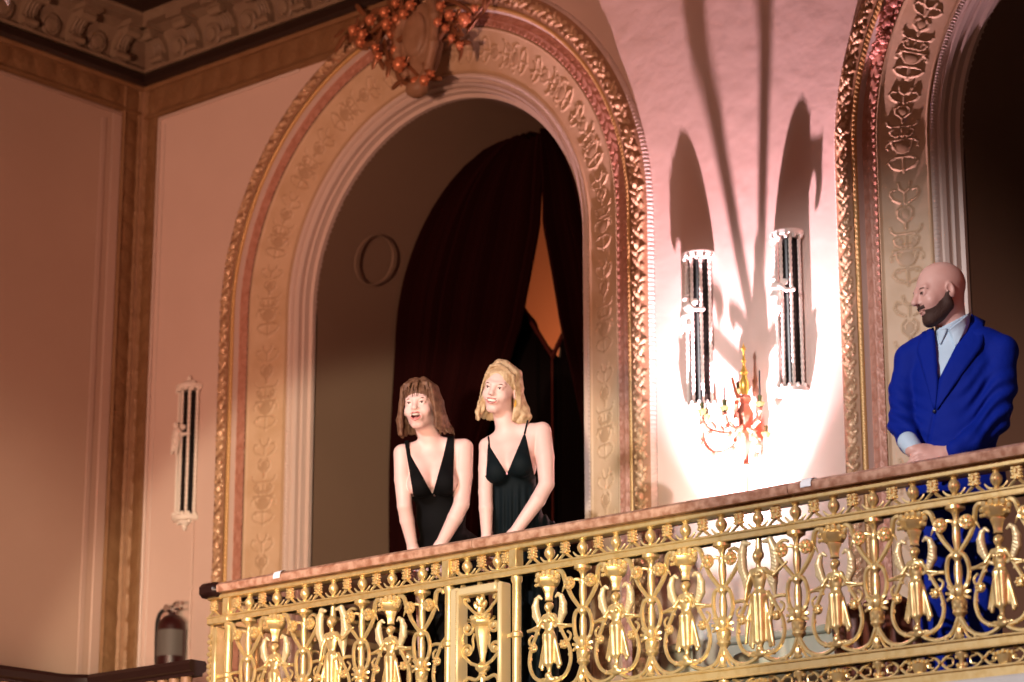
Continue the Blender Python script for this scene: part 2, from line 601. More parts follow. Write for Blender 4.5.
Ltot = 2 * (ARCH_Z - Z0) + PI * ARCH_R
build_arch(0, ARCH_X[0], 'trim_1', 0.0, Ltot, 'carved gilt and cream arch surround behind the two women')
build_arch(1, ARCH_X[1], 'trim_2', 0.0, Ltot, 'carved gilt and cream arch surround beside the man in blue')


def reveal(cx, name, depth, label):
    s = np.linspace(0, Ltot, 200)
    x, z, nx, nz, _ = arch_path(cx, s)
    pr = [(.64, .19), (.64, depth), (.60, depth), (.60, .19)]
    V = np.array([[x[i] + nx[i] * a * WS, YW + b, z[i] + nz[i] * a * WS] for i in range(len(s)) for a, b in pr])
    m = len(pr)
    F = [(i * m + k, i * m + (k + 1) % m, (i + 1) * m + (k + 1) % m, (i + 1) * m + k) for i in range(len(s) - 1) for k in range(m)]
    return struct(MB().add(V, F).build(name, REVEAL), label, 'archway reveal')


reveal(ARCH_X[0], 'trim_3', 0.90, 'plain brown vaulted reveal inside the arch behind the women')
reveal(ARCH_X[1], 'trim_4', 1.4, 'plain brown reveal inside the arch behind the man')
# faint round boss on the vault
_b = onY(372, 226, YW + .55)
bm_ = MB()
_ang = R(158)
_c = np.array([ARCH_X[0] + .985 * math.cos(_ang), YW + .55, ARCH_Z + .985 * math.sin(_ang)])
_n = np.array([-math.cos(_ang), 0, -math.sin(_ang)])
_t = np.array([-math.sin(_ang), 0, math.cos(_ang)])
ring = [_c + _n * .006 + (np.array([0, 1.0, 0]) * math.cos(a) + _t * math.sin(a)) * .15 for a in np.linspace(0, 2 * PI, 25)]
bm_.tube(ring, .006, 6, 0, 1)
ring = [_c + _n * .006 + (np.array([0, 1.0, 0]) * math.cos(a) + _t * math.sin(a)) * .075 for a in np.linspace(0, 2 * PI, 17)]
pass
struct(bm_.build('trim_5', REVEAL), 'faint round boss on the vault above the women', 'moulding')

# ------------------------------------------------------------------ walls
ZT = 4.66          # underside of the black cornice moulding
X_RIGHT = -2.6


def main_wall():
    b = MB()
    th = .12
    edges = [XL]
    rw = ARCH_R - .6
    for cx in ARCH_X:
        edges += [cx - ARCH_R, cx + ARCH_R]
    edges += [X_RIGHT]
    top = 5.1
    for a, c in zip(edges[0::2], edges[1::2]):
        if c > a + 1e-3:
            b.box(a, c, YW, YW + th, 0, top)
    for cx in ARCH_X:
        n = 48
        V, F = [], []
        for y in (YW, YW + th):
            for i in range(n + 1):
                t = PI - PI * i / n
                V.append((cx + ARCH_R * math.cos(t), y, ARCH_Z + ARCH_R * math.sin(t)))
                V.append((cx + ARCH_R * math.cos(t), y, top))
        m = 2 * (n + 1)
        for i in range(n):
            for o in (0, m):
                F.append((o + 2 * i, o + 2 * i + 1, o + 2 * i + 3, o + 2 * i + 2))
            F.append((2 * i, 2 * i + 2, m + 2 * i + 2, m + 2 * i))
        b.add(V, F)
    return b.build('wall_back', PLASTER, smooth=False)


struct(main_wall(), 'salmon plaster wall pierced by two tall arches', 'wall')
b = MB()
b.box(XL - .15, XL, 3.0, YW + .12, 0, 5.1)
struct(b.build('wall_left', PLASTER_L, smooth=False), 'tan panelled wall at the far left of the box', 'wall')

# gilt strips framing the panels, either side of the corner and under the cornice
root = struct(empty('trim_6', (XL, YW, 2)), 'gilt bands lining the corner and the top of the walls', 'wall moulding')


def bumpstrip(length, wid, seed, h=.012, du=.012):
    """a carved strip along +u, width along v"""
    n, m = int(length / du), max(6, int(wid / .012))
    u = np.linspace(0, length, n); v = np.linspace(0, 1, m)
    U, V = np.meshgrid(u, v, indexing='ij')
    p = .17
    a = np.mod(U, p) / p - .5
    H = h * np.clip(1 - (a / .42) ** 2 - ((V - .5) / .33) ** 2, 0, 1) ** .5 * (.7 + .3 * np.cos(V * 30 + a * 20))
    e = np.minimum(V, 1 - V)
    H = np.maximum(H, h * 1.3 * np.sqrt(np.clip(1 - ((e - .08) / .08) ** 2, 0, 1)))
    return U, V, H


def strip(name, O, du, dv, dn, length, wid, mt, parent, h=.012):
    U, V, H = bumpstrip(length, wid, 0, h)
    O, du, dv, dn = map(np.array, (O, du, dv, dn))
    P = O + U[..., None] * du + (V * wid)[..., None] * dv + (H + .012)[..., None] * dn
    P[:, 0] = (O + U[..., None] * du + (V * wid)[..., None] * dv)[:, 0]
    P[:, -1] = (O + U[..., None] * du + (V * wid)[..., None] * dv)[:, -1]
    n, m = U.shape
    idx = np.arange(n * m).reshape(n, m)
    F = np.stack([idx[:-1, :-1], idx[:-1, 1:], idx[1:, 1:], idx[1:, :-1]], -1).reshape(-1, 4)
    b = MB().add(P.reshape(-1, 3), F.tolist())
    return b.build(name, mt, parent)


strip('corner_band', (XL + .03, YW, 0), (0, 0, 1), (1, 0, 0), (0, -1, 0), ZT, .125, GILT_BAND, root)
strip('corner_band', (XL, YW - .03, 0), (0, 0, 1), (0, -1, 0), (1, 0, 0), ZT, .15, GILT_BAND, root)
strip('top_band', (XL + .03, YW, ZT - .25), (1, 0, 0), (0, 0, 1), (0, -1, 0), X_RIGHT - XL - .1, .25, GILT_BAND, root)
strip('top_band', (XL, YW - .03, ZT - .22), (0, -1, 0), (0, 0, 1), (1, 0, 0), 5.5, .22, GILT_BAND, root)
b = MB().tube([(XL + .015, YW - .015, 0), (XL + .015, YW - .015, ZT)], .022, 8)
b.build('corner_bead', GILT_GROUND, root)
# pale inner fillets of the two panels
b = MB()
xf = XL + .155
b.box(xf, xf + .018, YW - .018, YW, 0, ZT - .25, bev=.006)
b.box(xf + .05, xf + .058, YW - .006, YW, 0, ZT - .30, bev=.003)
b.box(xf, ARCH_X[0] - 1.0, YW - .018, YW, ZT - .27, ZT - .25, bev=.006)
b.build('panel_fillet', MOULD, root)
b = MB()
yf = YW - .18
b.box(XL, XL + .014, yf - .075, yf, 0, ZT - .23, bev=.006)
b.box(XL, XL + .008, yf - .16, yf - .12, 0, ZT - .3, bev=.004)
b.box(XL, XL + .02, yf - 5, yf, ZT - .25, ZT - .23, bev=.006)
b.build('panel_fillet', mat('tan_fillet_paint', (.46, .33, .265), .6), root)

# cornice: black moulding, bracketed cove, pale fascia, black moulding, ceiling
def corner_profile(name, prof, mt, parent, ylen=6.0):
    """profile (e, z) run along both walls with a mitred corner"""
    V = []
    for (e, z) in prof:
        V += [(XL + e, YW - ylen, z), (XL + e, YW - e, z), (X_RIGHT, YW - e, z)]
    F = []
    for i in range(len(prof) - 1):
        for k in (0, 1):
            F.append((3 * i + k, 3 * i + k + 1, 3 * i + 3 + k + 1, 3 * i + 3 + k))
    return MB().add(V, F).build(name, mt, parent, smooth=False)


root = struct(empty('trim_7', (XL, YW, ZT)), 'bracketed olive cornice with black mouldings along the ceiling', 'cornice')
corner_profile('rope_moulding', [(0, ZT - .055), (.03, ZT - .055), (.04, ZT - .035), (.04, ZT - .03), (0, ZT - .03)], GILT_BAND, root)
corner_profile('black_moulding', [(0, ZT - .03), (.05, ZT - .03), (.07, ZT - .01), (.07, ZT + .03), (.05, ZT + .055), (0, ZT + .06)], BLACKM, root)
corner_profile('cove', [(.02, ZT + .055), (.02, ZT + .10), (.04, ZT + .20), (.09, ZT + .27), (.17, ZT + .30)], CORN, root)
corner_profile('fascia', [(.02, ZT + .058), (.06, ZT + .058), (.065, ZT + .075), (.02, ZT + .085)], CORN, root)
corner_profile('fascia', [(.05, ZT + .295), (.235, ZT + .295), (.235, ZT + .335), (.25, ZT + .345), (.25, ZT + .36)], CORN, root)
corner_profile('black_moulding', [(.2, ZT + .352), (.26, ZT + .352), (.30, ZT + .37), (.36, ZT + .385), (.42, ZT + .42)], BLACKM, root)


def bracket():
    b = MB()
    pr = [(.02, .09), (.05, .085), (.075, .11), (.06, .15), (.085, .20), (.15, .245), (.20, .25), (.20, .275), (.02, .275)]
    b.prism([(e, z) for e, z in pr], -.052, .052)
    b.prism([(e, z) for e, z in [(.02, .262), (.235, .262), (.235, .295), (.02, .295)]], -.07, .07)
    b.lathe([(.0, -.055), (.022, -.055), (.024, .0), (.022, .055), (0, .055)], (.075, 0, .11), 10, 0, 1)
    b.lathe([(.0, -.055), (.028, -.055), (.03, .0), (.028, .055), (0, .055)], (.165, 0, .235), 10, 0, 1)
    for dy in (-.025, 0, .025):
        b.tube([(.078, dy, .12), (.072, dy, .16), (.095, dy, .205), (.15, dy, .242)], .009, 6)
    b.ball((.05, 0, .078), (.02, .03, .02))
    return b.mesh('bracket', CORN)


def disc():
    b = MB()
    b.lathe([(.0, .0), (.068, .0), (.075, .012), (.06, .02), (.05, .012), (.045, .012), (.04, .03), (0, .035)], (0, 0, 0), 18, 0, 0)
    for k in range(6):
        a = k * PI / 3
        b.ball((.022, .024 * math.cos(a), .024 * math.sin(a)), .014)
    return b.mesh('rosette_disc', CORN)


bme, dme = bracket(), disc()
for i in range(14):                                   # along the arched wall (bracket mesh points +x: turn to -y)
    x = XL + .20 + i * .315
    o = link('bracket', bme); o.parent = root; o.location = (x - XL, 0, 0); o.rotation_euler = (0, 0, -PI / 2)
    o = link('rosette_disc', dme); o.parent = root; o.location = (x - XL + .1575, -.04, .155); o.rotation_euler = (0, R(12), -PI / 2)
for i in range(10):
    y = -.26 - i * .36
    o = link('bracket', bme); o.parent = root; o.location = (0, y, 0)
    o = link('rosette_disc', dme); o.parent = root; o.location = (.04, y - .18, .155); o.rotation_euler = (0, R(12), 0)

b = MB()
b.box(XL + .36, X_RIGHT, 3.0, YW - .36, ZT + .415, ZT + .5)
struct(b.build('ceiling', CEILM, smooth=False), 'brown painted ceiling over the box', 'ceiling')

# balcony floor, curb, dado
b = MB()
b.box(XL, X_RIGHT, YR - .02, YW + 3.0, -.30, 0)
struct(b.build('floor', FLOORM, smooth=False), 'dark balcony floor behind the railing', 'floor')
b = MB()
b.box(-9.34, X_RIGHT, YR - .10, YR + .10, -.32, .095, bev=.012)
struct(b.build('trim_8', CURB_M), 'grey stone curb under the gilded railing', 'curb')
root = struct(empty('trim_9', (-7.24, YW, 0)), 'green veined marble dado at the foot of the arched wall', 'dado')
for i, (x0, x1) in enumerate(((XL + .2, ARCH_X[0] - ARCH_R - .02), (ARCH_X[0] + ARCH_R + .02, ARCH_X[1] - ARCH_R - .02))):
    b = MB()
    b.box(x0, x1, YW - .03, YW - .001, 0, .66, bev=.006)
    b.box(x0, x1, YW - .045, YW - .001, .66, .70, bev=.01)
    b.build('dado_panel', DADO_M if i else MOULD, root)
# lobby behind the arches
b = MB()
b.box(XL, X_RIGHT, YW + 2.6, YW + 2.7, 0, 5.1)
struct(b.build('wall_lobby', ORANGE, smooth=False), 'ochre lobby wall glimpsed between the curtains', 'wall')
light('lobby_lamp', 'POINT', (ARCH_X[0] - .7, YW + 1.7, 2.9), (0, 0, 0), 40, (1, .50, .28), shadow_soft_size=.1)

# ------------------------------------------------------------------ gilded railing
RAIL_L, RAIL_R = -9.30, -4.10
PIT = .369
FZ0, FZ1 = .26, .77


def rosette_mesh():
    b = MB()
    b.lathe([(0, .010), (.027, .006), (.030, 0), (.027, -.008), (.018, -.006), (.012, -.006), (.010, -.014), (0, -.017)], (0, 0, 0), 14, 0, 1)
    for k in range(6):
        a = k * PI / 3
        b.ball((.0185 * math.cos(a), -.009, .0185 * math.sin(a)), (.0085, .006, .0085), n=6)
    return b.mesh('rosette', GOLD)


def baluster_mesh():
    b = MB()
    b.lathe([(q * (.80 if .41 < z < .74 else .95), z) for q, z in [(0, .77), (.040, .77), (.040, .757), (.030, .752), (.018, .745), (.014, .73), (.013, .715), (.020, .71), (.022, .70), (.018, .693),
             (.019, .68), (.021, .65), (.016, .615), (.013, .60), (.020, .592), (.027, .584), (.027, .572), (.018, .565), (.014, .555),
             (.019, .54), (.021, .51), (.017, .475), (.022, .465), (.030, .455), (.034, .445), (.028, .43), (.022, .42), (.028, .41), (.032, .405),
             (.030, .39), (.024, .375), (.028, .368), (.030, .36), (.022, .352), (.012, .34), (.010, .315), (0, .31)]], n=12)
    for s in (-1, 1):
        b.tube([(0, -.004, .585), (s * .030, -.006, .580), (s * .044, -.004, .555), (s * .049, 0, .52), (s * .042, 0, .48), (s * .026, 0, .455)], .0095)
        b.tube([(0, -.005, .36), (s * .012, -.005, .33), (s * .036, 0, .292), (s * .07, 0, .272), (s * .11, 0, .268), (s * .15, 0, .28), (s * .182, 0, .302)], .0092)
        b.tube([(0, -.002, .34), (s * .010, 0, .305), (s * .030, 0, .27), (s * .045, 0, .262)], .006)
        b.tube([(0, 0, .705), (s * .03, -.012, .715), (s * .058, -.016, .70)], .007)
        # leaves at the knot
        for (z, q, l) in ((.455, .8, .03), (.435, .2, .034), (.42, -.4, .03)):
            b.ball((s * .034, -.006, z), (l * .8, .010, .010), n=6, rot=Matrix.Rotation(-s * q, 3, 'Y'))
        b.ball((s * .064, 0, .268), (.012, .012, .010), n=6)
    for k in range(6):
        a = k * PI / 3 + .3
        b.ball((.026 * math.cos(a), .026 * math.sin(a), .442), (.009, .009, .02), n=6)
        b.ball((.022 * math.cos(a), .022 * math.sin(a), .385), (.009, .009, .018), n=6)
    b.ball((0, -.012, .29), (.016, .014, .020), n=8)
    b.ball((0, -.010, .27), (.022, .012, .010), n=8)
    return b.mesh('baluster', GOLD)


def scroll_mesh(short=False):
    """S-scroll from the top of a basket down to the baluster collar (baluster at x = 0, towards +x)"""
    b = MB()
    if not short:
        b.tube([(.140, -.014, .742), (.132, -.016, .758), (.114, -.016, .761), (.098, -.014, .748), (.090, -.010, .720), (.081, -.004, .690), (.060, -.004, .648), (.030, -.004, .610), (.006, -.004, .582)],
               [.008, .010, .011, .0115, .0115, .011, .0105, .010, .009])
    else:
        b.tube([(.035, -.004, .735), (.062, -.004, .742), (.088, -.004, .725), (.090, -.004, .690), (.070, -.004, .655), (.034, -.004, .612), (.006, -.004, .582)], [.006, .008, .010, .010, .010, .009, .008])
    b.tube([(.086, -.004, .70), (.098, -.008, .688), (.108, -.008, .668)], [.007, .006, .002])
    return b.mesh('scroll', GOLD)


def lyre_mesh():
    """one side of the loop round a figure's skirt (figure at x = 0, towards +x)"""
    b = MB()
    b.tube([(.125, 0, .522), (.098, -.002, .524), (.070, -.004, .518), (.062, -.004, .50)], .008)
    b.tube([(.040, -.006, .545), (.062, -.006, .520), (.078, -.004, .49), (.098, -.002, .455), (.112, 0, .415), (.113, 0, .37), (.092, 0, .325), (.055, 0, .302), (.0, 0, .296)],
           [.006, .008, .009, .009, .009, .009, .009, .009, .010])
    b.tube([(.098, 0, .50), (.116, 0, .485), (.110, -.004, .462), (.094, -.006, .452)], .006)
    b.ball((.112, 0, .40), (.013, .012, .010), n=6)
    b.ball((.06, 0, .303), (.011, .012, .013), n=6)
    b.ball((.085, -.008, .445), (.021, .012, .021), n=10)
    for k in range(6):
        a = k * PI / 3
        b.ball((.085 + .014 * math.cos(a), -.018, .445 + .014 * math.sin(a)), .007, n=6)
    return b.mesh('lyre_loop', GOLD)


# --- signed-distance sculpting: smooth unions on a grid, turned into one closed mesh
class SDF:
    def __init__(self, lo, hi, h):
        self.lo = np.array(lo, float); self.h = h
        n = np.ceil((np.array(hi) - self.lo) / h).astype(int) + 1
        self.ax = [self.lo[i] + h * np.arange(n[i], dtype=np.float32) for i in range(3)]
        self.D = np.full(n, 0.08, np.float32)

    def sub(self, lo, hi, m):
        s, P = [], []
        for i in range(3):
            a = max(0, int((lo[i] - m - self.lo[i]) / self.h)); c = min(self.D.shape[i], int((hi[i] + m - self.lo[i]) / self.h) + 2)
            s.append(slice(a, max(a, c)))
        X = self.ax[0][s[0]][:, None, None]; Y = self.ax[1][s[1]][None, :, None]; Z = self.ax[2][s[2]][None, None, :]
        return tuple(s), X, Y, Z

    def blend(self, s, d, k, op):
        A = self.D[s]
        d = np.broadcast_to(d, A.shape)
        if op == 'add':
            if k > 0:
                hh = np.clip(.5 + .5 * (A - d) / k, 0, 1)
                self.D[s] = A * (1 - hh) + d * hh - k * hh * (1 - hh)
            else:
                self.D[s] = np.minimum(A, d)
        elif op == 'cut':
            if k > 0:
                hh = np.clip(.5 - .5 * (A + d) / k, 0, 1)
                self.D[s] = A * (1 - hh) - d * hh + k * hh * (1 - hh)
            else:
                self.D[s] = np.maximum(A, -d)

    def cap(self, a, b, ra, rb=None, k=.015, op='add', flat=None):
        """tapered capsule"""
        rb = ra if rb is None else rb
        a, b = np.array(a, float), np.array(b, float)
        r = max(ra, rb)
        s, X, Y, Z = self.sub(np.minimum(a, b), np.maximum(a, b), r + k + .03)
        d = b - a
        L = float(d @ d) + 1e-12
        t = np.clip(((X - a[0]) * d[0] + (Y - a[1]) * d[1] + (Z - a[2]) * d[2]) / L, 0, 1)
        q = np.sqrt((X - a[0] - t * d[0]) ** 2 + (Y - a[1] - t * d[1]) ** 2 + (Z - a[2] - t * d[2]) ** 2) - (ra + (rb - ra) * t)
        self.blend(s, q, k, op)
        return self

    def chain(self, pts, rs, k=.015, op='add'):
        for i in range(len(pts) - 1):
            self.cap(pts[i], pts[i + 1], rs[i], rs[i + 1], k, op)
        return self

    def ell(self, c, r, axes=None, k=.015, op='add'):
        """ellipsoid with radii r along axes (rows)"""
        c = np.array(c, float); r = np.array([r] * 3 if np.isscalar(r) else r, float)
        A = np.eye(3) if axes is None else np.array(axes, float)
        ext = np.sqrt(((A * r[:, None]) ** 2).sum(0))
        s, X, Y, Z = self.sub(c - ext, c + ext, k + .03)
        dx, dy, dz = X - c[0], Y - c[1], Z - c[2]
        p = [(A[i][0] * dx + A[i][1] * dy + A[i][2] * dz) for i in range(3)]
        k0 = np.sqrt(sum((p[i] / r[i]) ** 2 for i in range(3)))
        k1 = np.sqrt(sum((p[i] / r[i] ** 2) ** 2 for i in range(3))) + 1e-9
        self.blend(s, np.where(k0 < 1e-6, -r.min(), k0 * (k0 - 1) / k1), k, op)
        return self

    def copy(self):
        o = SDF.__new__(SDF)
        o.lo, o.h, o.ax, o.D = self.lo, self.h, self.ax, self.D.copy()
        return o

    def grid(self):
        return self.ax[0][:, None, None], self.ax[1][None, :, None], self.ax[2][None, None, :]

    def mesh(self, name, mats, matfun=None, smooth=1):
        D = self.D
        D[0] = D[-1] = .05; D[:, 0] = D[:, -1] = .05; D[:, :, 0] = D[:, :, -1] = .05
        g = openvdb.FloatGrid(background=.08)
        g.copyFromArray(np.ascontiguousarray(D))
        P, T, Q = g.convertToPolygons(isovalue=0.0, adaptivity=0.0)
        P = P * self.h + self.lo
        F = [tuple(map(int, q[::-1])) for q in Q] + [tuple(map(int, t[::-1])) for t in T]
        me = bpy.data.meshes.new(name)
        me.from_pydata(P.tolist(), [], F)
        for m in (mats if isinstance(mats, (list, tuple)) else [mats]):
            me.materials.append(m)
        me.polygons.foreach_set('use_smooth', [True] * len(F))
        if matfun is not None:
            C = np.array([P[list(q)].mean(0) for q in F])
            me.polygons.foreach_set('material_index', matfun(C).astype(int).tolist())
        return me


def figure_meshes(big=False):
    g = SDF((-.17, -.06, .28), (.17, .05, .78), .003)
    wg = SDF((-.12, -.06, .46), (.12, .05, .785), .003)
    if not big:
        hz, sh, hip, hem = .612, .578, .50, .352
    else:
        hz, sh, hip, hem = .690, .640, .545, .330
    hr = .018 if not big else .022
    g.ell((0, -.012, hz), (hr * .85, hr, hr * 1.15), k=.004)
    g.ell((0, -.004, hz + hr * .4), (hr * 1.1, hr, hr), k=.004)
    g.cap((0, -.008, hz - .01), (0, -.004, sh), .009, .011, k=.006)
    w = .030 if not big else .036
    g.cap((-w * .8, -.004, sh - .004), (w * .8, -.004, sh - .004), .012, k=.01)
    g.ell((0, -.004, sh - .03), (w, .017, .032), k=.012)
    for s in (-1, 1):
        g.ell((s * .013, -.020, sh - .024), .010, k=.006)
    g.ell((0, -.004, (sh + hip) / 2 - .01), (w * .75, .015, .03), k=.012)
    g.ell((0, -.006, hip - .012), (w * 1.05, .019, .03), k=.012)
    for s in (-1, 1):
        g.cap((s * .013, -.014, hip - .01), (s * .012, -.012, hem + .02), .015, .012, k=.006)          # legs under the cloth
        for j, (x0, x1) in enumerate(((.022, .046), (.028, .056), (.018, .030))):
            g.cap((s * x0, 0, hip - .02), (s * x1 * (1.0 if not big else .95), .002, hem + .012 * j), .007, .008, k=.006)
        if not big:
            g.cap((s * w, -.006, sh - .006), (s * .058, -.014, sh - .045), .009, .007, k=.006)
            g.cap((s * .058, -.014, sh - .045), (s * .098, -.006, sh - .052), .007, .006, k=.004)
    g.cap((0, -.006, hem + .01), (0, -.004, hem - .02), .012, .008, k=.01)
    if big:
        g.cap((w, -.006, sh - .006), (.080, -.018, sh - .035), .010, .008, k=.006)
        g.cap((.080, -.018, sh - .035), (.140, -.010, sh + .012), .008, .006, k=.004)
        g.cap((-w, -.006, sh - .006), (-.052, -.014, sh - .06), .010, .008, k=.006)
        g.cap((-.052, -.014, sh - .06), (-.060, -.02, sh - .12), .008, .006, k=.004)
        g.cap((0, 0, hz + .02), (0, 0, .765), .016, .012, k=.006)
        g.chain([(.04, 0, hip), (.062, 0, hip - .05), (.045, 0, hip - .11), (.06, 0, hem)], [.008, .010, .009, .006], k=.008)
        g.chain([(-.04, 0, hip - .02), (-.062, 0, hip - .10), (-.075, 0, hem + .02)], [.008, .010, .006], k=.008)
    g.ell((0, -.004, .302), (.030, .016, .016), k=.006)
    g.ell((0, -.012, .318), (.016, .014, .016), k=.004)
    for s in (-1, 1):
        g.ell((s * .034, -.002, .306), (.016, .010, .008), k=.003)
        if not big:
            pts = [(s * .030, .0, sh - .050), (s * .054, .0, sh - .034), (s * .074, -.002, sh + .006), (s * .078, -.004, sh + .044), (s * .070, -.006, sh + .074), (s * .054, -.008, sh + .086), (s * .041, -.008, sh + .076)]
            rs = [.006, .013, .0185, .0165, .011, .0075, .006]
        else:
            pts = [(s * .024, .008, sh - .01), (s * .062, .004, sh - .05), (s * .082, 0, sh + .01), (s * .080, -.004, sh + .07), (s * .064, -.010, sh + .112), (s * .036, -.016, sh + .108)]
            rs = [.008, .017, .020, .020, .014, .008]
        wg.chain(pts, rs, k=.004)
        if big:
            wg.chain([(s * .062, .006, sh - .05), (s * .068, .006, sh - .11)], [.020, .006], k=.01)
        X, Y, Z = wg.grid()
    # flatten the wings front and back and score feathers
    wg.D = np.maximum(wg.D, np.abs(Y + .004 + (Z - sh) * .10) - .012 + .0009 * np.sin(Z * 420 + np.abs(X) * 260))
    bk = None
    if not big:
        b = MB()
        b.lathe([(0, .64), (.020, .64), (.017, .648), (.019, .66), (.022, .675), (.030, .692), (.030, .698), (.040, .702), (.052, .722), (.055, .735), (0, .738)], (0, -.006, 0), 12, flute=8)
        rnd = random.Random(3)
        for (x, z, r) in ((-.060, .735, .012), (-.045, .752, .017), (-.018, .758, .016), (.010, .756, .018), (.038, .754, .016), (.056, .740, .013), (-.050, .715, .010),
                          (-.028, .735, .017), (.0, .735, .017), (.028, .733, .017), (.052, .716, .012), (-.060, .712, .009), (.061, .713, .009), (-.012, .715, .012), (.016, .713, .012)):
            b.ball((x, -.012 - rnd.random() * .016, z), (r, r * .9, r), n=8)
        bk = b.mesh('flower_basket', GOLD)
    return g.mesh('figure', GOLD), wg.mesh('wings', GOLD_W), bk


def urn_mesh():
    b = MB()
    b.lathe([(0, .805), (.016, .805), (.018, .812), (.009, .818), (.012, .824), (.021, .836), (.024, .850), (.020, .864), (.013, .872), (.011, .878), (.017, .883), (.017, .886), (0, .886)], n=10)
    b.ball((0, -.020, .848), (.010, .008, .017), n=6)
    for s in (-1, 1):
        b.tube([(s * .012, 0, .812), (s * .028, -.002, .815), (s * .042, -.002, .826), (s * .050, -.002, .836)], [.006, .006, .005, .003], 5)
    return b.mesh('frieze_urn', GOLD)


def palmette_mesh():
    b = MB()
    for s in (-1, 1):
        for i, z in enumerate((.878, .866, .854, .842)):
            b.ball((s * (.014 + .003 * (i % 2)), -.006, z), (.012, .012, .007), n=6)
        b.tube([(s * .004, -.002, .836), (s * .016, -.004, .826), (s * .034, -.004, .812), (s * .044, -.002, .806)], [.006, .007, .006, .004], 5)
    b.box(-.014, .014, -.012, .008, .835, .886, bev=.004)
    b.ball((0, -.014, .866), (.009, .008, .014), n=6)
    b.ball((0, -.012, .838), (.012, .010, .009), n=6)
    return b.mesh('frieze_palmette', GOLD)


def lattice_mesh():
    b = MB()
    for s in (-1, 1):
        b.tube([(-s * .052, 0, .148), (-s * .022, 0, .160), (s * .022, 0, .200), (s * .052, 0, .212)], .0065, 6)
        b.tube([(s * .030, -.004, .196), (s * .052, -.004, .192), (s * .056, -.004, .178)], .004, 5)
        b.tube([(s * .030, -.004, .164), (s * .052, -.004, .168), (s * .056, -.004, .182)], .004, 5)
    b.ball((0, -.008, .18), .009, n=6)
    return b.mesh('lattice_cross', GOLD)


def basket_mesh():
    b = MB()
    b.lathe([(0, .150), (.022, .150), (.024, .158), (.030, .176), (.034, .186), (0, .190)], (0, -.004, 0), 10, flute=8)
    for x in (-.038, -.02, 0, .02, .038):
        b.ball((x, -.010, .198 - abs(x) * .2), .011, n=6)
    for x in (-.045, .045):
        b.ball((x, -.006, .176), .009, n=6)
    return b.mesh('band_basket', GOLD)


def stem_mesh():
    b = MB()
    b.lathe([(0, .150), (.020, .150), (.020, .156), (.010, .162), (.010, .182), (.014, .19), (.024, .204), (.024, .211), (0, .211)], (0, -.004, 0), 10)
    for s in (-1, 1):
        b.ball((s * .020, -.004, .196), .010, n=6)
        b.ball((s * .018, -.004, .165), .009, n=6)
    return b.mesh('band_stem', GOLD)


rail = empty('balcony_railing', (-6.8, YR, .095), 'gilded openwork balcony railing with winged figures and a rose marble coping', 'railing')
RO = Vector((-6.8, YR, .095))


def rp(name, me, x, sx=1, y=0.0, par=None):
    return local(name, me, par or rail, (x - RO.x, y, -RO.z) if par is None else (x, y, 0), sx)


b = MB()
prof = [(-.060, .912), (-.066, .922), (-.066, .945), (-.050, .958), (-.02, .962), (.12, .962), (.150, .955), (.158, .935), (.150, .912)]
X0, X1 = RAIL_L - .02, RAIL_R
joints = [X0 + .12, -7.55, -5.86]
xs = [X0 + .12] + [-7.55, -5.86] + [X1]
for i in range(len(xs) - 1):
    V = [(x, YR + y, z) for x in (xs[i] + .0015, xs[i + 1] - .0015) for y, z in prof]
    n = len(prof)
    b.add(V, [(k, (k + 1) % n, n + (k + 1) % n, n + k) for k in range(n)] + [tuple(range(n)), tuple(range(2 * n - 1, n - 1, -1))])
b.build('coping', MARBLE, rail)
# rounded wooden end block and return rail to the wall
b = MB()
b.box(X0 - .01, X0 + .12, YR - .075, YR + .16, .895, .965, bev=.02)
b.box(X0 + .0, X0 + .11, YR + .16, YW - .05, .905, .955, bev=.012)
b.build('end_cap', WOOD, rail)


def bar(name, z0, z1, y0=-.022, y1=.022, lip=0.0):
    b = MB()
    b.box(RAIL_L, X1, YR + y0, YR + y1, z0, z1, bev=.004)
    if lip:
        b.box(RAIL_L, X1, YR + y0 - lip, YR + y1, z1 - .010, z1, bev=.003)
        b.box(RAIL_L, X1, YR + y0 - lip * .6, YR + y1, z0, z0 + .008, bev=.003)
    b.build(name, GOLD, rail)


bar('top_bar', .886, .911, -.030, .030)
bar('middle_bar', .770, .805, -.026, .022, .008)
bar('lower_bar', .213, .258, -.026, .026, .010)
bar('bottom_bar', .096, .148, -.028, .028, .010)

balm, rosm, scm, scs, lym = baluster_mesh(), rosette_mesh(), scroll_mesh(), scroll_mesh(True), lyre_mesh()
figm, wingm, bkm = figure_meshes(False)
bigm, bwingm, _ = figure_meshes(True)
urnm, palm_, latm, basm, stm = urn_mesh(), palmette_mesh(), lattice_mesh(), basket_mesh(), stem_mesh()

left_bal = [-9.032 + .3755 * k for k in range(4)]
left_fig = [-8.844 + .3755 * k for k in range(3)]
right_fig = [-7.157 + .368 * k for k in range(9)]
right_bal = [-6.973 + .368 * k for k in range(8)]
big_x = [left_fig[1], right_fig[3]]
for x in left_bal + right_bal:
    o = rp('baluster', balm, x)
    for s in (-1, 1):
        q = local('rosette', rosm, o, (s * .058, -.020, .700))
        nxt = x + s * .184
        big = min(abs(nxt - bx) for bx in big_x) < .05
        rp('scroll', scs if big else scm, x, s)
for x in left_fig + right_fig:
    big = min(abs(x - bx) for bx in big_x) < .01
    o = rp('winged_figure', bigm if big else figm, x)
    local('wings', bwingm if big else wingm, o)
    if not big:
        local('flower_basket', bkm, o)
    for s in (-1, 1):
        rp('lyre_loop', lym, x, s)
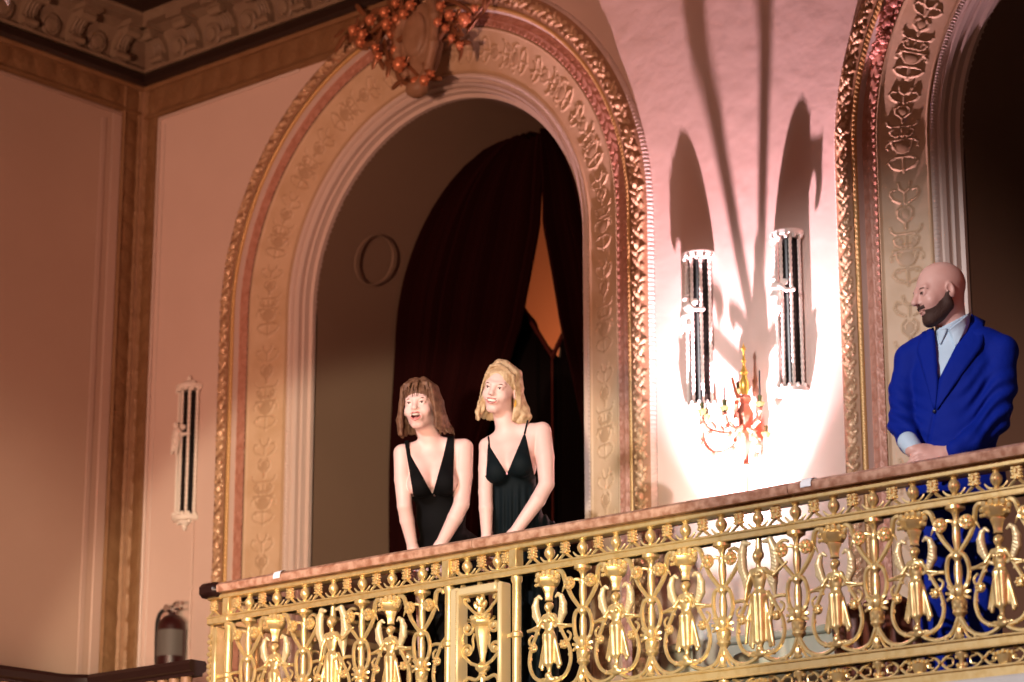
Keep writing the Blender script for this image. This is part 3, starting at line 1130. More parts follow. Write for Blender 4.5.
# half lyres against the posts
for x, s in ((left_bal[0] - .186, 1), (left_bal[-1] + .186, -1)):
    rp('lyre_loop', lym, x, s)
    rp('lattice_cross', latm, x + s * .09)
for x in [q + d for q in left_bal + right_bal for d in (-.093, .093)]:
    rp('lattice_cross', latm, x)
for x in left_fig + right_fig:
    rp('band_basket', basm, x)
for x in left_bal + right_bal:
    rp('band_stem', stm, x)
for xs_ in (left_bal + left_fig, right_bal + right_fig):
    for x in xs_:
        rp('frieze_urn', urnm, x)
for x in [q + d for q in left_fig for d in (-.094, .094)] + [left_bal[0] - .08, left_bal[-1] + .085] + [q + .092 for q in right_fig] + [q - .092 for q in right_fig[:]]:
    rp('frieze_palmette', palm_, x)
for x in (-7.635, -7.455):
    rp('frieze_urn', urnm, x)
for x in (-7.545, -7.705, -7.40):
    rp('frieze_palmette', palm_, x)

# posts
def post_mesh(r=.020):
    b = MB()
    b.lathe([(0, .096), (r * 1.3, .096), (r * 1.3, .15), (r, .16), (r, .27), (r * 1.2, .28), (r * 1.2, .29), (r, .30), (r, .50), (r * 1.35, .507), (r * 1.35, .522), (r, .53), (r, .74), (r * 1.3, .75), (r * 1.3, .77), (r, .775), (0, .80)], n=12)
    b.box(-.022, .022, -.030, .02, .805, .886, bev=.003)
    return b.mesh('post', GOLD)


pm = post_mesh()
for x in (-9.170, -7.742, -7.345):
    rp('post', pm, x)
b = MB()
for z in (.515, .22):
    b.box(-7.742, -7.70, YR - .010, YR + .010, z - .008, z + .008, bev=.002)
    b.box(-7.395, -7.345, YR - .010, YR + .010, z - .008, z + .008, bev=.002)
    b.box(-9.24, -9.170, YR - .010, YR + .010, z - .008, z + .008, bev=.002)
for x in (-7.66, -7.56, -7.46):
    b.box(x - .008, x + .008, YR - .008, YR + .008, .745, .772)
b.build('tie', GOLD, rail)
# framed narrow panel with its vase
b = MB()
b.box(-7.700, -7.652, YR - .045, YR + .03, .262, .752, bev=.008)
b.box(-7.424, -7.400, YR - .045, YR + .03, .262, .752, bev=.008)
b.box(-7.653, -7.431, YR - .043, YR + .028, .712, .752, bev=.008)
for i in range(52):
    b.ball((-7.660, YR - .046, .268 + i * .0092), .0045, n=6)
b.build('panel_frame', GOLD_W, rail)


def spiral(cx, cz, r0, turns, s, y=-.01, a0=0.0, n=22):
    return [(cx + s * r0 * (1 - .85 * i / n) * math.cos(a0 + 2 * PI * turns * i / n), y, cz + r0 * (1 - .85 * i / n) * math.sin(a0 + 2 * PI * turns * i / n)) for i in range(n + 1)]


b = MB()
b.lathe([(0, .36), (.02, .36), (.018, .37), (.034, .385), (.036, .395), (.026, .405), (.014, .415), (.013, .43), (.022, .47), (.032, .52), (.038, .555), (.036, .57), (.050, .578), (.056, .588), (.056, .597), (.04, .60), (0, .60)],
        (0, 0, 0), 14, flute=10)
for s in (-1, 1):
    b.tube([(s * .045, -.01, .595)] + spiral(s * .078, .570, .036, 1.3, s, a0=PI / 2), .008, 6, smooth=1)
    b.tube([(s * .020, -.008, .40), (s * .060, -.01, .415), (s * .102, -.01, .45)] + spiral(s * .078, .470, .030, 1.2, s, a0=0.0), .008, 6, smooth=1)
    b.ball((s * .078, -.016, .470), (.014, .012, .014))
    b.ball((s * .078, -.016, .570), (.015, .012, .015))
    b.tube([(0, -.006, .605), (s * .020, -.01, .625), (s * .045, -.01, .640), (s * .070, -.01, .662), (s * .092, -.01, .682), (s * .098, -.01, .70), (s * .080, -.01, .703), (s * .072, -.01, .688)], .0075, 6)
    b.tube([(0, -.006, .36), (s * .03, -.01, .34), (s * .075, -.01, .352), (s * .10, -.01, .33), (s * .095, -.01, .29), (s * .065, -.01, .285), (s * .06, -.01, .31)], .009, 6)
    b.tube([(s * .100, -.01, .55), (s * .108, -.01, .52), (s * .098, -.01, .50)], .006, 6)
    for (x, z, l, q) in ((.025, .612, .020, .9), (.042, .606, .016, .6), (.026, .665, .022, 1.2), (.012, .69, .018, 1.4), (.045, .615, .016, .3)):
        b.ball((s * x, -.016, z), (l, .012, .010), n=8, rot=Matrix.Rotation(-s * q, 3, 'Y'))
    b.tube([(s * .04, -.01, .545), (s * .05, -.01, .52), (s * .046, -.01, .49), (s * .052, -.01, .47)], .006, 6)
b.tube([(0, 0, .26), (0, 0, .36)], .012, 8)
b.tube([(0, 0, .60), (0, 0, .715)], .010, 8)
for k in range(5):
    b.ball((-.032 + .016 * k, -.018, .612 + .006 * (k % 2)), .011, n=8)
b.ball((0, -.02, .64), (.014, .012, .022)); b.ball((0, -.02, .675), (.011, .010, .018))
panel_urn = b.mesh('panel_vase', GOLD)
rp('panel_vase', panel_urn, -7.542)
# narrow end panel at the far left corner and its ornamented edge
b = MB()
b.box(-9.262, -9.228, YR - .03, YR + .03, .262, .752, bev=.006)
b.box(-9.30, -9.15, YR - .032, YR + .03, .765, .80, bev=.006)
for i in range(16):
    z = .28 + i * .029
    b.ball((-9.295 + .006 * (i % 2), YR - .004, z), (.017, .02, .014), n=8)
b.tube([(-9.290, YR, .10), (-9.290, YR, .77)], .010, 6)
b.build('end_stile', GOLD, rail)
rp('frieze_palmette', palm_, -9.275)
# return side of the railing, seen through the front
b = MB()
for z0, z1 in ((.886, .905), (.770, .805), (.213, .258), (.096, .148)):
    b.box(-9.27, -9.235, YR + .02, YW - .06, z0, z1, bev=.003)
b.build('return_bar', GOLD, rail)
for k in range(4):
    o = rp('baluster', balm, -9.25, 1, .26 + k * .36)
    o.rotation_euler = (0, 0, PI / 2)

# bits of white paper tape left on the coping
for (px, py, wd, lb) in ((277, 579, .045, 'small white paper scrap on the coping near its dark wooden end'), (806, 481.5, .05, 'small white paper scrap on the coping below the candelabra')):
    q = onY(px, py, YR - .067)
    b = MB()
    n = 6
    pts = [(-.0685, .925), (-.0685, .942), (-.060, .955), (-.050, .9605), (-.02, .9645)]
    V = [(q[0] - wd / 2 + wd * t, YR + y, z + (.001 if t else 0)) for t in (0, .5, 1) for y, z in [(a - .004, b + .002) for a, b in pts]]
    V += [(x, y + .0015, z - .0015) for x, y, z in V]
    m = len(pts)
    F = [(i * m + k, i * m + k + 1, (i + 1) * m + k + 1, (i + 1) * m + k) for i in (0, 1) for k in range(m - 1)]
    F += [tuple(a + 3 * m for a in f[::-1]) for f in F]
    tag(b.add(V, F).build('paper_scrap', TAPE), lb, 'paper')

# ------------------------------------------------------------------ dark wooden rail of the neighbouring tier
root = empty('mahogany_railing', (-10.2, YR, 0), 'low dark mahogany railing with turned balusters in the far left corner', 'railing')
zr = .585
e = XL + 1.60
pl = [(e, YR - 2.6), (e, YR - .14), (e + .10, YR - .02), (-9.36, YR - .02)]
b = MB()
prof = [(-.05, zr - .03), (-.06, zr), (-.045, zr + .02), (.045, zr + .02), (.06, zr), (.05, zr - .03), (.03, zr - .04), (.03, zr - .055), (-.03, zr - .055), (-.03, zr - .04)]
V = []
P = np.array(pl)
for i, p in enumerate(P):
    d1 = P[i] - P[i - 1] if i else P[1] - P[0]
    d2 = P[i + 1] - P[i] if i < len(P) - 1 else d1
    t = d1 / np.linalg.norm(d1) + d2 / np.linalg.norm(d2); t /= np.linalg.norm(t)
    nrm = np.array([-t[1], t[0]])
    c = max(.5, float(t @ (d1 / np.linalg.norm(d1))))
    for (a, z) in prof:
        V.append((*(p + nrm * a / c), z))
m = len(prof)
b.add(V, [(i * m + k, i * m + (k + 1) % m, (i + 1) * m + (k + 1) % m, (i + 1) * m + k) for i in range(len(P) - 1) for k in range(m)] + [tuple(range(m)), tuple(range(4 * m - 1, 3 * m - 1, -1))])
b.build('handrail', WOOD, root)
b = MB()
b.lathe([(0, .0), (.03, 0), (.03, .05), (.018, .07), (.03, .2), (.034, .28), (.02, .36), (.024, .40), (.024, .42), (.03, .45), (.03, .535), (0, .535)], n=10)
tb = b.mesh('turned_baluster', mat('worn_gilt_baluster', (0.30, 0.16, 0.08), 0.5, 0.1))
for i in range(9):
    o = local('turned_baluster', tb, root, (e + .12 + i * .085 + 10.2, -.02, 0)) if e + .12 + i * .085 < -9.42 else None
for i in range(22):
    local('turned_baluster', tb, root, (e + 10.2, -.2 - i * .095, 0))

# ------------------------------------------------------------------ curtains inside the arch
YC = YW + .86


def pleated(name, xl, xr, zb, zt, mt, label, group, parent=None, ph=0.0, yoff=0.0, amp=.045, nx=90, nz=60, cat='curtain'):
    """hanging cloth between the curves xl(z), xr(z); folds keep their number so they gather where the cloth narrows"""
    V = []
    for j in range(nz + 1):
        z = zb + (zt - zb) * j / nz
        q = math.sqrt(max(0, 1.03 ** 2 - max(0, z - ARCH_Z) ** 2))
        a, c = max(xl(z), acx - q), min(xr(z), acx + q)
        c = max(c, a + .002)
        for i in range(nx + 1):
            t = i / nx
            fold = math.sin(2 * PI * (t * 9 + .25 * math.sin(3 * t + ph))) + .35 * math.sin(2 * PI * (t * 21 + ph))
            wv = min(1, (c - a) / .5)
            V.append((a + (c - a) * t, YC + yoff + amp * (.5 + .5 * wv) * fold + .02 * math.sin(2 * z + ph), z))
    n = nx + 1
    F = [(j * n + i, j * n + i + 1, (j + 1) * n + i + 1, (j + 1) * n + i) for j in range(nz) for i in range(nx)]
    o = MB().add(V, F).build(name, mt)
    m = o.modifiers.new('thickness', 'SOLIDIFY'); m.thickness = .006
    return tag(o, label, cat, group)


tip = onY(540, 226, YC); wl = onY(523, 326, YC); wr = onY(557, 326, YC); vb = onY(539, 352, YC)


def lerp(z, pts):
    pts = sorted(pts)
    if z <= pts[0][0]:
        return pts[0][1]
    for (a, b), (c, d) in zip(pts[:-1], pts[1:]):
        if z <= c:
            t = (z - a) / (c - a)
            return b + (d - b) * t
    return pts[-1][1]


acx = ARCH_X[0]
pleated('velvet_curtain', lambda z: acx - 1.03, lambda z: lerp(z, [(0, acx - .45), (vb[2] - .5, wl[0] - .28), (wl[2], wl[0]), (tip[2], tip[0] - .005), (4.1, tip[0] + .03)]), 0, 4.02, VELVET,
        'dark oxblood velvet curtain behind the two women, swept to the left of the opening', 'velvet curtains inside the arch', ph=.4)
pleated('velvet_curtain', lambda z: lerp(z, [(0, wr[0] + .5), (vb[2] - .5, wr[0] + .18), (wr[2], wr[0]), (tip[2], tip[0] + .005), (4.1, tip[0] + .04)]), lambda z: acx + 1.03, 0, 4.02, VELVET,
        'dark oxblood velvet curtain hanging right of the ochre diamond gap', 'velvet curtains inside the arch', ph=2.1)
# lower inner drape with a V-shaped braided top edge
root = empty('inner_drape', (vb[0], YC + .15, 0), 'near-black inner drape with a V-shaped braided top behind the women', 'curtain')
n = 60
V = []
for j in range(31):
    for i in range(n + 1):
        x = vb[0] - .7 + 1.4 * i / n
        zt = vb[2] + abs(x - vb[0]) * ((wl[2] - vb[2]) / abs(wl[0] - vb[0]))
        zt = min(zt, vb[2] + .5)
        V.append((x, YC + .15 + .025 * math.sin(i * .9), zt * j / 30))
m_ = n + 1
F = [(j * m_ + i, j * m_ + i + 1, (j + 1) * m_ + i + 1, (j + 1) * m_ + i) for j in range(30) for i in range(n)]
o = MB().add(V, F).build('drape_cloth', VELVET2, root)
o.modifiers.new('thickness', 'SOLIDIFY').thickness = .005
b = MB()
b.tube([(vb[0] - .42, YC + .12, vb[2] + .42 * (wl[2] - vb[2]) / abs(wl[0] - vb[0])), (vb[0], YC + .12, vb[2]), (vb[0] + .42, YC + .12, vb[2] + .42 * (wl[2] - vb[2]) / abs(wl[0] - vb[0]))], .018, 8, smooth=1)
b.tube([(vb[0], YC + .115, vb[2]), (vb[0], YC + .115, vb[2] - 1.0)], .006, 6)
b.build('braid', TRIMR, root)
light('jamb_fill_light', 'SPOT', (-4.15, YW + .85, .5), (-6.05, YW + .50, 1.2), 70, (1, .62, .52), spot_size=R(64), spot_blend=.8, shadow_soft_size=.08)  # added fill without a fixture, lifts the dark jamb beside the man
# dark door leaf closing the passage behind the man's arch
b = MB()
b.box(ARCH_X[1] - 1.2, X_RIGHT, YW + 1.40, YW + 1.46, 0, 4.6)
for i in range(3):
    b.box(ARCH_X[1] - .9 + i * .65, ARCH_X[1] - .35 + i * .65, YW + 1.38, YW + 1.40, .3, 2.2, bev=.008)
struct(b.build('door_1', mat('dark_brown_door', (.06, .03, .02), .5), smooth=False), 'dark brown panelled doors closing the passage behind the man', 'door')

# ------------------------------------------------------------------ reeded wall sconces
def sconce_parts():
    H = .78
    out = {}
    b = MB()
    half = dict(a0=PI, a1=2 * PI)
    b.lathe([(.0, .02), (.050, .02), (.050, H - .02), (0, H - .02)], (0, 0, 0), 12, **half)
    out['backing'] = (b.mesh('backing', BLACKG), None)
    b = MB()
    for k in range(5):
        a = PI + PI * (.06 + .22 * k)
        c, s = math.cos(a) * .070, math.sin(a) * .070
        pts, rr = [], []
        for i in range(79):
            z = .012 + (H - .024) * i / 78
            pts.append((c, s, z)); rr.append(.0088 + .0022 * math.sin(i * PI / 1.5))
        b.tube(pts, rr, 6, smooth=1)
    out['reed'] = (b.mesh('reed', WHITE_E), None)
    for nm, z0, z1 in (('cap', H - .012, H + .022), ('foot', -.022, .012)):
        b = MB()
        b.lathe([(0, z0), (.084, z0), (.092, z0 + .008), (.092, z1 - .008), (.084, z1), (0, z1)], (0, 0, 0), 20, **half)
        for k in range(7):
            a = PI + PI * (.07 + .143 * k)
            b.ball((math.cos(a) * .086, math.sin(a) * .086, z0 - .004 if nm == 'cap' else z1 + .002), (.011, .011, .014), n=8)
        out[nm] = (b.mesh(nm, WHITE_E), None)
    g = SDF((-.10, -.16, .34), (.13, -.03, .60), .004)
    g.ell((-.018, -.098, .545), (.017, .018, .020), k=.004)
    g.ell((-.012, -.095, .495), (.026, .022, .034), k=.012)
    g.ell((-.018, -.095, .455), (.030, .026, .026), k=.012)
    g.cap((.010, -.10, .51), (.05, -.105, .478), .012, .010, k=.008)
    g.cap((.05, -.105, .478), (.072, -.085, .482), .010, .009, k=.006)
    g.ell((.074, -.080, .482), .012, k=.004)
    g.cap((-.030, -.10, .505), (-.048, -.095, .465), .011, .009, k=.008)
    g.cap((-.028, -.095, .44), (-.036, -.10, .395), .017, .012, k=.01)
    g.cap((-.036, -.10, .395), (-.055, -.09, .38), .011, .008, k=.006)
    g.cap((-.004, -.095, .44), (.004, -.105, .405), .016, .012, k=.01)
    g.cap((.004, -.105, .405), (-.010, -.095, .372), .012, .008, k=.006)
    g.ell((-.03, -.075, .52), (.030, .010, .022), k=.006)
    g.ell((.018, -.075, .53), (.022, .010, .018), k=.006)
    out['cherub'] = (g.mesh('cherub', WHITE_E), None)
    b = MB()
    for s, z in ((1, H + .022), (-1, -.022)):
        b.lathe([(0, 0), (.045, 0), (.03, s * .018), (.012, s * .028), (.016, s * .038), (.006, s * .055), (0, s * .06)], (0, -.02, z), 10)
        for k in (-1, 1):
            b.ball((k * .045, -.03, z + s * .008), (.018, .014, .012), n=6)
    out['finial'] = (b.mesh('finial', WHITE_E), None)
    return out


sp = sconce_parts()
for (px, py, lb, shade) in ((783, 233, 'white reeded half-round wall sconce with a cherub, right of the candelabra', 0), (694, 254, 'white reeded half-round wall sconce with a cherub, left of the candelabra', 0),
                            (186, 386, 'white reeded wall sconce standing alone on the salmon wall near the far corner', 1)):
    p = onY(px, py, YW - .05)
    root = empty('wall_sconce', (p[0], YW - .004, p[2] - .79), lb, 'wall sconce', 'reeded wall sconces')
    for k, (me, _) in sp.items():
        if k == 'finial' and not shade:
            continue
        local(k, me, root)

# ------------------------------------------------------------------ gilt candelabra bracket
p = onY(747, 490, YW - .10)
root = empty('wall_candelabra', (p[0], YW, p[2] - .035), 'rose and yellow gilt candelabra bracket between the two bright sconces', 'candelabra')
cz = 0.0
b = MB()
y = -.10
b.lathe([(q * (.95 if z > .2 else 1.3), z) for q, z in [(0, 0), (.006, .0), (.007, .08), (.010, .14), (.018, .155), (.010, .165), (.014, .21), (.026, .25), (.032, .30), (.024, .325), (.034, .36), (.044, .41), (.030, .44), (.020, .46), (.036, .485), (.030, .50), (0, .50)]], (0, y, 0), 12, flute=6)
for k in range(5):
    a = k * 2 * PI / 5
    b.ball((.030 * math.cos(a), y + .03 * math.sin(a), .30), (.012, .012, .030), n=8)
    b.ball((.030 * math.cos(a), y + .03 * math.sin(a), .40), (.011, .011, .034), n=8)
b.tube([(0, y, .33), (0, -.05, .35), (0, 0, .34)], .012, 6)
b.lathe([(0, 0), (.05, 0), (.04, -.012), (0, -.015)], (0, -.001, .34), 12, ax=1)
o = link('stem', b.mesh('stem', ROSEGILT)); o.parent = root; o.location = (0, 0, 0)
b = MB()
b.lathe([(0, .50), (.012, .50), (.022, .53), (.025, .56), (.015, .59), (.012, .60), (.020, .615), (.010, .64), (.006, .66), (.012, .675), (.006, .69), (.005, .72), (.012, .735), (.005, .75), (0, .77)], (0, y, 0), 10)
o = link('finial', b.mesh('finial', YGILT)); o.parent = root


def arm(pts, top, rod, par=root):
    b = MB()
    b.tube(pts, [.013, .012, .012, .011, .010][:len(pts)] + [.009] * max(0, len(pts) - 5), 8)
    for i in (1, 2, 3):
        if i < len(pts):
            q = pts[i]
            b.ball((q[0], q[1] - .006, q[2] - .012), (.016, .010, .016), n=6)
    o = link('arm', b.mesh('arm', ROSEGILT)); o.parent = par
    x, yy, z = top
    c = MB()
    c.lathe([(0, z - .02), (.012, z - .02), (.022, z), (.024, z + .006), (.010, z + .010), (.012, z + .04), (0, z + .04)], (x, yy, 0), 10)
    cu = link('cup', c.mesh('cup', GREENB)); cu.parent = o
    c = MB()
    c.lathe([(0, z + .04), (.0045, z + .04), (.0040, z + rod), (0, z + rod + .01)], (x, yy, 0), 8)
    rd = link('candle_rod', c.mesh('candle_rod', BLACKG)); rd.parent = o


arm([(0, y, .34), (-.06, y - .02, .25), (-.15, y - .05, .23), (-.215, y - .05, .30), (-.222, y - .05, .37), (-.20, y - .05, .405)], (-.195, y - .05, .42), .115)
arm([(0, y, .40), (-.045, y + .04, .40), (-.085, y + .045, .43), (-.082, y + .05, .50), (-.075, y + .05, .53)], (-.072, y + .05, .55), .04)
arm([(0, y, .34), (.05, y - .02, .33), (.095, y - .02, .37), (.105, y - .02, .42)], (.105, y - .02, .44), .16)
arm([(0, y, .36), (-.05, y - .06, .31), (-.11, y - .13, .32), (-.145, y - .15, .37), (-.145, y - .15, .40)], (-.145, y - .15, .42), .10)
arm([(0, y, .36), (-.004, y - .08, .32), (-.004, y - .14, .33), (-.004, y - .16, .39)], (-.004, y - .16, .41), .10)
arm([(0, y, .32), (.04, y + .05, .27), (.02, y + .06, .22)], (.10, y + .03, .30), .02)
b = MB()
b.tube([(-.06, y - .01, .28), (-.045, y - .02, .33), (-.07, y - .03, .37), (-.11, y - .04, .36), (-.10, y - .04, .33)], .009, 6)
b.tube([(-.20, y - .05, .37), (-.165, y - .05, .385), (-.14, y - .05, .35), (-.155, y - .05, .32)], .008, 6)
b.tube([(-.015, y, .47), (-.04, y - .01, .51), (-.055, y - .01, .56), (-.065, y - .01, .60)], [.010, .009, .008, .007], 6)
o = link('leaf_scroll', b.mesh('leaf_scroll', ROSEGILT)); o.parent = root

# stage uplight standing on the balcony floor under the candelabra
ux, uy, uz = -7.25, YW - .36, .72
root = empty('floor_uplight', (ux, uy, 0), 'pale grey stage uplight on a short stand behind the railing, under the candelabra', 'stage light')
b = MB()
b.lathe([(0, 0), (.14, 0), (.14, .012), (.02, .02), (.014, .05), (.014, .50), (0, .50)], (0, 0, 0), 16)
o = link('stand', b.mesh('stand', CURB_M)); o.parent = root
b = MB()
b.lathe([(0, .50), (.05, .50), (.07, .53), (.075, .70), (.070, .70), (.066, .62), (0, .62)], (0, 0, 0), 20)
o = link('lamp_housing', b.mesh('lamp_housing', CURB_M)); o.parent = root
for dx, e, c, sz, bl, tgt, ss in ((-.16, 48, (.97, .95, 1), 62, .9, (.05, .30, .62), .03), (.16, 48, (.97, .95, 1), 62, .9, (-.05, .30, .62), .03),
                                  (0, 1900, (1, .58, .67), 62, 1.0, (0, .33, 2.4), .012)):
    light('uplight_beam', 'SPOT', (ux + dx, uy, uz + .02), (ux + dx + tgt[0], uy + tgt[1], uz + tgt[2]), e, c, spot_size=R(sz), spot_blend=bl, shadow_soft_size=ss)

# ------------------------------------------------------------------ gilded keystone over the arch
K = onY(420, 45, YW - .12)
root = empty('keystone_ornament', (K[0], YW, K[2] - .3), 'gilded cartouche with fruit and leaves crowning the arch over the women', 'ornament')
g = SDF((K[0] - .34, YW - .30, K[2] - .42), (K[0] + .34, YW + .02, K[2] + .42), .006)
g.ell((K[0], YW - .10, K[2] + .02), (.15, .07, .24), k=.02)
g.ell((K[0], YW - .17, K[2] + .05), (.085, .03, .13), k=.02)
g.chain([(K[0] + .09, YW - .12, K[2] + .24), (K[0] + .15, YW - .16, K[2] + .12), (K[0] + .15, YW - .17, K[2] - .04), (K[0] + .10, YW - .16, K[2] - .18), (K[0] + .03, YW - .15, K[2] - .26)], [.035, .03, .03, .028, .03], k=.012)
g.chain([(K[0] - .09, YW - .12, K[2] + .22), (K[0] - .14, YW - .15, K[2] + .10), (K[0] - .13, YW - .16, K[2] - .04), (K[0] - .08, YW - .15, K[2] - .16)], [.03, .028, .028, .024], k=.012)
g.ell((K[0] + .0, YW - .14, K[2] - .27), (.07, .06, .05), k=.02)
g.mesh('cartouche', CART)
link('cartouche', bpy.data.meshes['cartouche'], root)
fruits = [(353, 30), (362, 34), (384, 12), (396, 19), (403, 14), (375, 47), (378, 56), (399, 64), (390, 34), (449, 15), (464, 19), (451, 38), (459, 45), (415, 82), (430, 74), (424, 80), (370, 20), (440, 6), (410, 5), (386, 24), (437, 22), (445, 28), (474, 8), (360, 42), (395, 50), (395, 3)]
rnd = random.Random(5)
rad = {(464, 19): .042, (399, 64): .045, (353, 30): .034, (362, 34): .030}
fb = MB()
for (px, py) in fruits:
    p = onY(px, py, YW - .17 - rnd.random() * .06)
    r = rad.get((px, py), .022 + rnd.random() * .012)
    fb = MB()
    r *= .85
    fb.ball(p, (r, r, r * 1.15), n=10)
    for k in range(5):
        a = k * 1.257 + r * 90
        fb.ball(p + np.array([math.cos(a) * r * .95, .01, math.sin(a) * r * .95]), (r * .55, r * .3, r * .4), n=6)
    fb.ball(p + np.array([0, -r, 0]), (r * .3, r * .25, r * .3), n=6)
    fb.build('fruit', ORNG, root)
lb_ = MB()
for i in range(120):
    px, py = rnd.choice(fruits)
    p = onY(px + rnd.gauss(0, 9), py + rnd.gauss(0, 7), YW - .08 - rnd.random() * .10)
    M = Matrix.Rotation(rnd.random() * 6.28, 3, 'Y') @ Matrix.Rotation(rnd.random() * 1.0 - .5, 3, 'X')
    lb_.ball(p, (.045 + rnd.random() * .025, .010, .018), n=8, rot=M)
for a, c in (((353, 34), (400, 10)), ((400, 10), (395, 62)), ((430, 60), (465, 20)), ((440, 5), (475, 15)), ((399, 64), (425, 84))):
    p, q = onY(*a, YW - .12), onY(*c, YW - .12)
    lb_.tube([p, (p + q) / 2 + np.array([0, -.03, .04]), q], .014, 6)
lb_.build('leaves', ORND, root)
# end of a rose garland on the second surround
b = MB()
rnd = random.Random(9)
for i in range(46):
    t = i / 45
    px, py = 897 - 24 * t + rnd.gauss(0, 2.2), -12 + 68 * t
    b.ball(onY(px, py, YW - .03), (.026 - .010 * t, .018, .026 - .010 * t), n=8)
tag(b.build('garland', mat('rose_garland', (.62, .27, .22), .4, .2)), 'rose-coloured leaf garland running down the top of the right arch surround', 'ornament')

# ------------------------------------------------------------------ fire extinguisher, conduit, chandelier
p = onY(168, 662, YW - .12)
q = onY(176, 616, YW - .12)
root = empty('fire_extinguisher', (p[0], YW - .10, p[2] - .10), 'dark red fire extinguisher hanging on the wall in the far corner', 'fire extinguisher')
b = MB()
b.lathe([(0, 0), (.075, 0), (.082, .012), (.082, .30), (.075, .335), (.045, .365), (.022, .375), (.020, .40), (0, .40)], (0, 0, 0), 20)
link('cylinder', b.mesh('cylinder', REDP)).parent = root
b = MB()
b.lathe([(.0835, .13), (.0838, .13), (.0838, .28), (.0835, .28)], (0, 0, 0), 16, a0=PI * 1.05, a1=PI * 2.05)
link('label', b.mesh('label', LABELM)).parent = root
b = MB()
b.tube([(.0, 0, .40), (.01, -.01, .42), (.05, -.02, .44), (.09, -.02, .435)], .010, 6)
b.tube([(.0, 0, .40), (.03, -.01, .405), (.09, -.02, .40)], .008, 6)
b.box(-.02, .02, -.02, .02, .385, .43, bev=.005)
link('handle', b.mesh('handle', CHROME)).parent = root
b = MB()
b.lathe([(0, -.03), (.022, -.03), (.024, -.01), (0, -.008)], (0, -.02, .41), 12, ax=1)
link('gauge', b.mesh('gauge', CHROME)).parent = root
b = MB()
b.tube([(-.02, 0, .41), (-.07, -.02, .40), (-.105, -.02, .34), (-.105, -.02, .20), (-.098, -.02, .08)], .012, 8)
b.lathe([(0, .05), (.022, .05), (.014, .10), (0, .10)], (-.098, -.02, 0), 10)
link('hose', b.mesh('hose', RUBBER)).parent = root
b = MB()
b.box(-.02, .02, .06, .098, .10, .36, bev=.004)
link('bracket', b.mesh('bracket', CHROME)).parent = root
p = onY(192, 600, YW)
b = MB()
b.tube([(p[0], YW - .012, 0.0), (p[0], YW - .012, 1.9)], .008, 6)
for z in (.8, 1.4):
    b.box(p[0] - .014, p[0] + .014, YW - .022, YW - .001, z - .01, z + .01, bev=.003)
tag(b.build('conduit', PLASTER), 'thin painted conduit running up the salmon wall beside the fire extinguisher', 'conduit')
p = onD(2, 6, 9.0)
root = empty('crystal_chandelier', p + np.array([0, 0, .25]), 'crystal drops of a chandelier peeking into the top left corner', 'chandelier')
b = MB()
rnd = random.Random(2)
for i in range(26):
    t = rnd.random()
    q = np.array([(rnd.random() - .75) * .09, (rnd.random() - .5) * .09, -.24 + .16 * t])
    b.lathe([(0, -.02), (.008, -.008), (.006, .006), (0, .014)], q, 6)
link('crystal_drops', b.mesh('crystal_drops', CRYSTAL)).parent = root
b = MB()
b.lathe([(0, -.06), (.08, -.05), (.10, -.03), (.03, .0), (.012, .02), (.012, 1.2), (0, 1.2)], (-.05, 0, 0), 14)
link('frame', b.mesh('frame', YGILT)).parent = root

# upholstered chair behind the man
cp = onY(880, 575, YR + .95)
root = empty('tub_chair', (cp[0] + .12, YR + 1.0, 0), 'chestnut leather tub chair behind the railing at the feet of the man', 'chair')
LEATH = mat('chestnut_leather', (.13, .035, .02), .4, bump=(30, .2, .004))
g = SDF((-.36, -.36, .05), (.36, .36, .86), .010)
for i in range(13):
    a = -PI * .72 + PI * 1.44 * i / 12
    h = .66 - .10 * (abs(i - 6) / 6) ** 2
    g.cap((.27 * math.sin(a), -.27 * math.cos(a), .22), (.29 * math.sin(a), -.29 * math.cos(a), h - .1), .05, .055, k=.03)
g.mesh('backrest', LEATH)
o = link('backrest', bpy.data.meshes['backrest']); o.parent = root
g = SDF((-.33, -.33, .12), (.33, .33, .50), .010)
g.ell((0, .03, .34), (.26, .26, .10), k=.02)
g.mesh('seat', LEATH)
o = link('seat', bpy.data.meshes['seat']); o.parent = root
for sx in (-1, 1):
    for sy in (-1, 1):
        b = MB().tube([(0, 0, 0), (-sx * .02, -sy * .02, .28)], [.014, .022], 8)
        lg = link('leg', b.mesh('leg', WOOD)); lg.parent = root; lg.location = (sx * .2, sy * .2, 0)

# ------------------------------------------------------------------ people
RH, TW = _r.copy(), -_h.copy()          # unit vectors: to the right along the view's horizon, and towards the hall
UP = np.array([0, 0, 1.0])


class Place:
    """turns measurements (px, py) at depth d in front of a reference distance into points"""
    def __init__(self, D0):
        self.D0 = D0

    def __call__(self, px, py, d=0.0):
        return onD(px, py, self.D0 - d)

    def ac(self, g):
        """across and up coordinates of grid points, levelled along the sight line"""
        X, Y, Z = g.grid()
        A = X * RH[0] + Y * RH[1]
        D = X * _h[0] + Y * _h[1]
        k = self.D0 / D
        return A * k, (Z - CAM[2]) * k, D

    def ac1(self, px, py):
        p = self(px, py)
        return float(p @ RH), float(p[2] - CAM[2])


def side(A, C, p, q):
    """signed distance of (A, C) from the line p->q, positive on its right"""
    dx, dy = q[0] - p[0], q[1] - p[1]
    L = math.hypot(dx, dy)
    return ((A - p[0]) * dy - (C - p[1]) * dx) / L


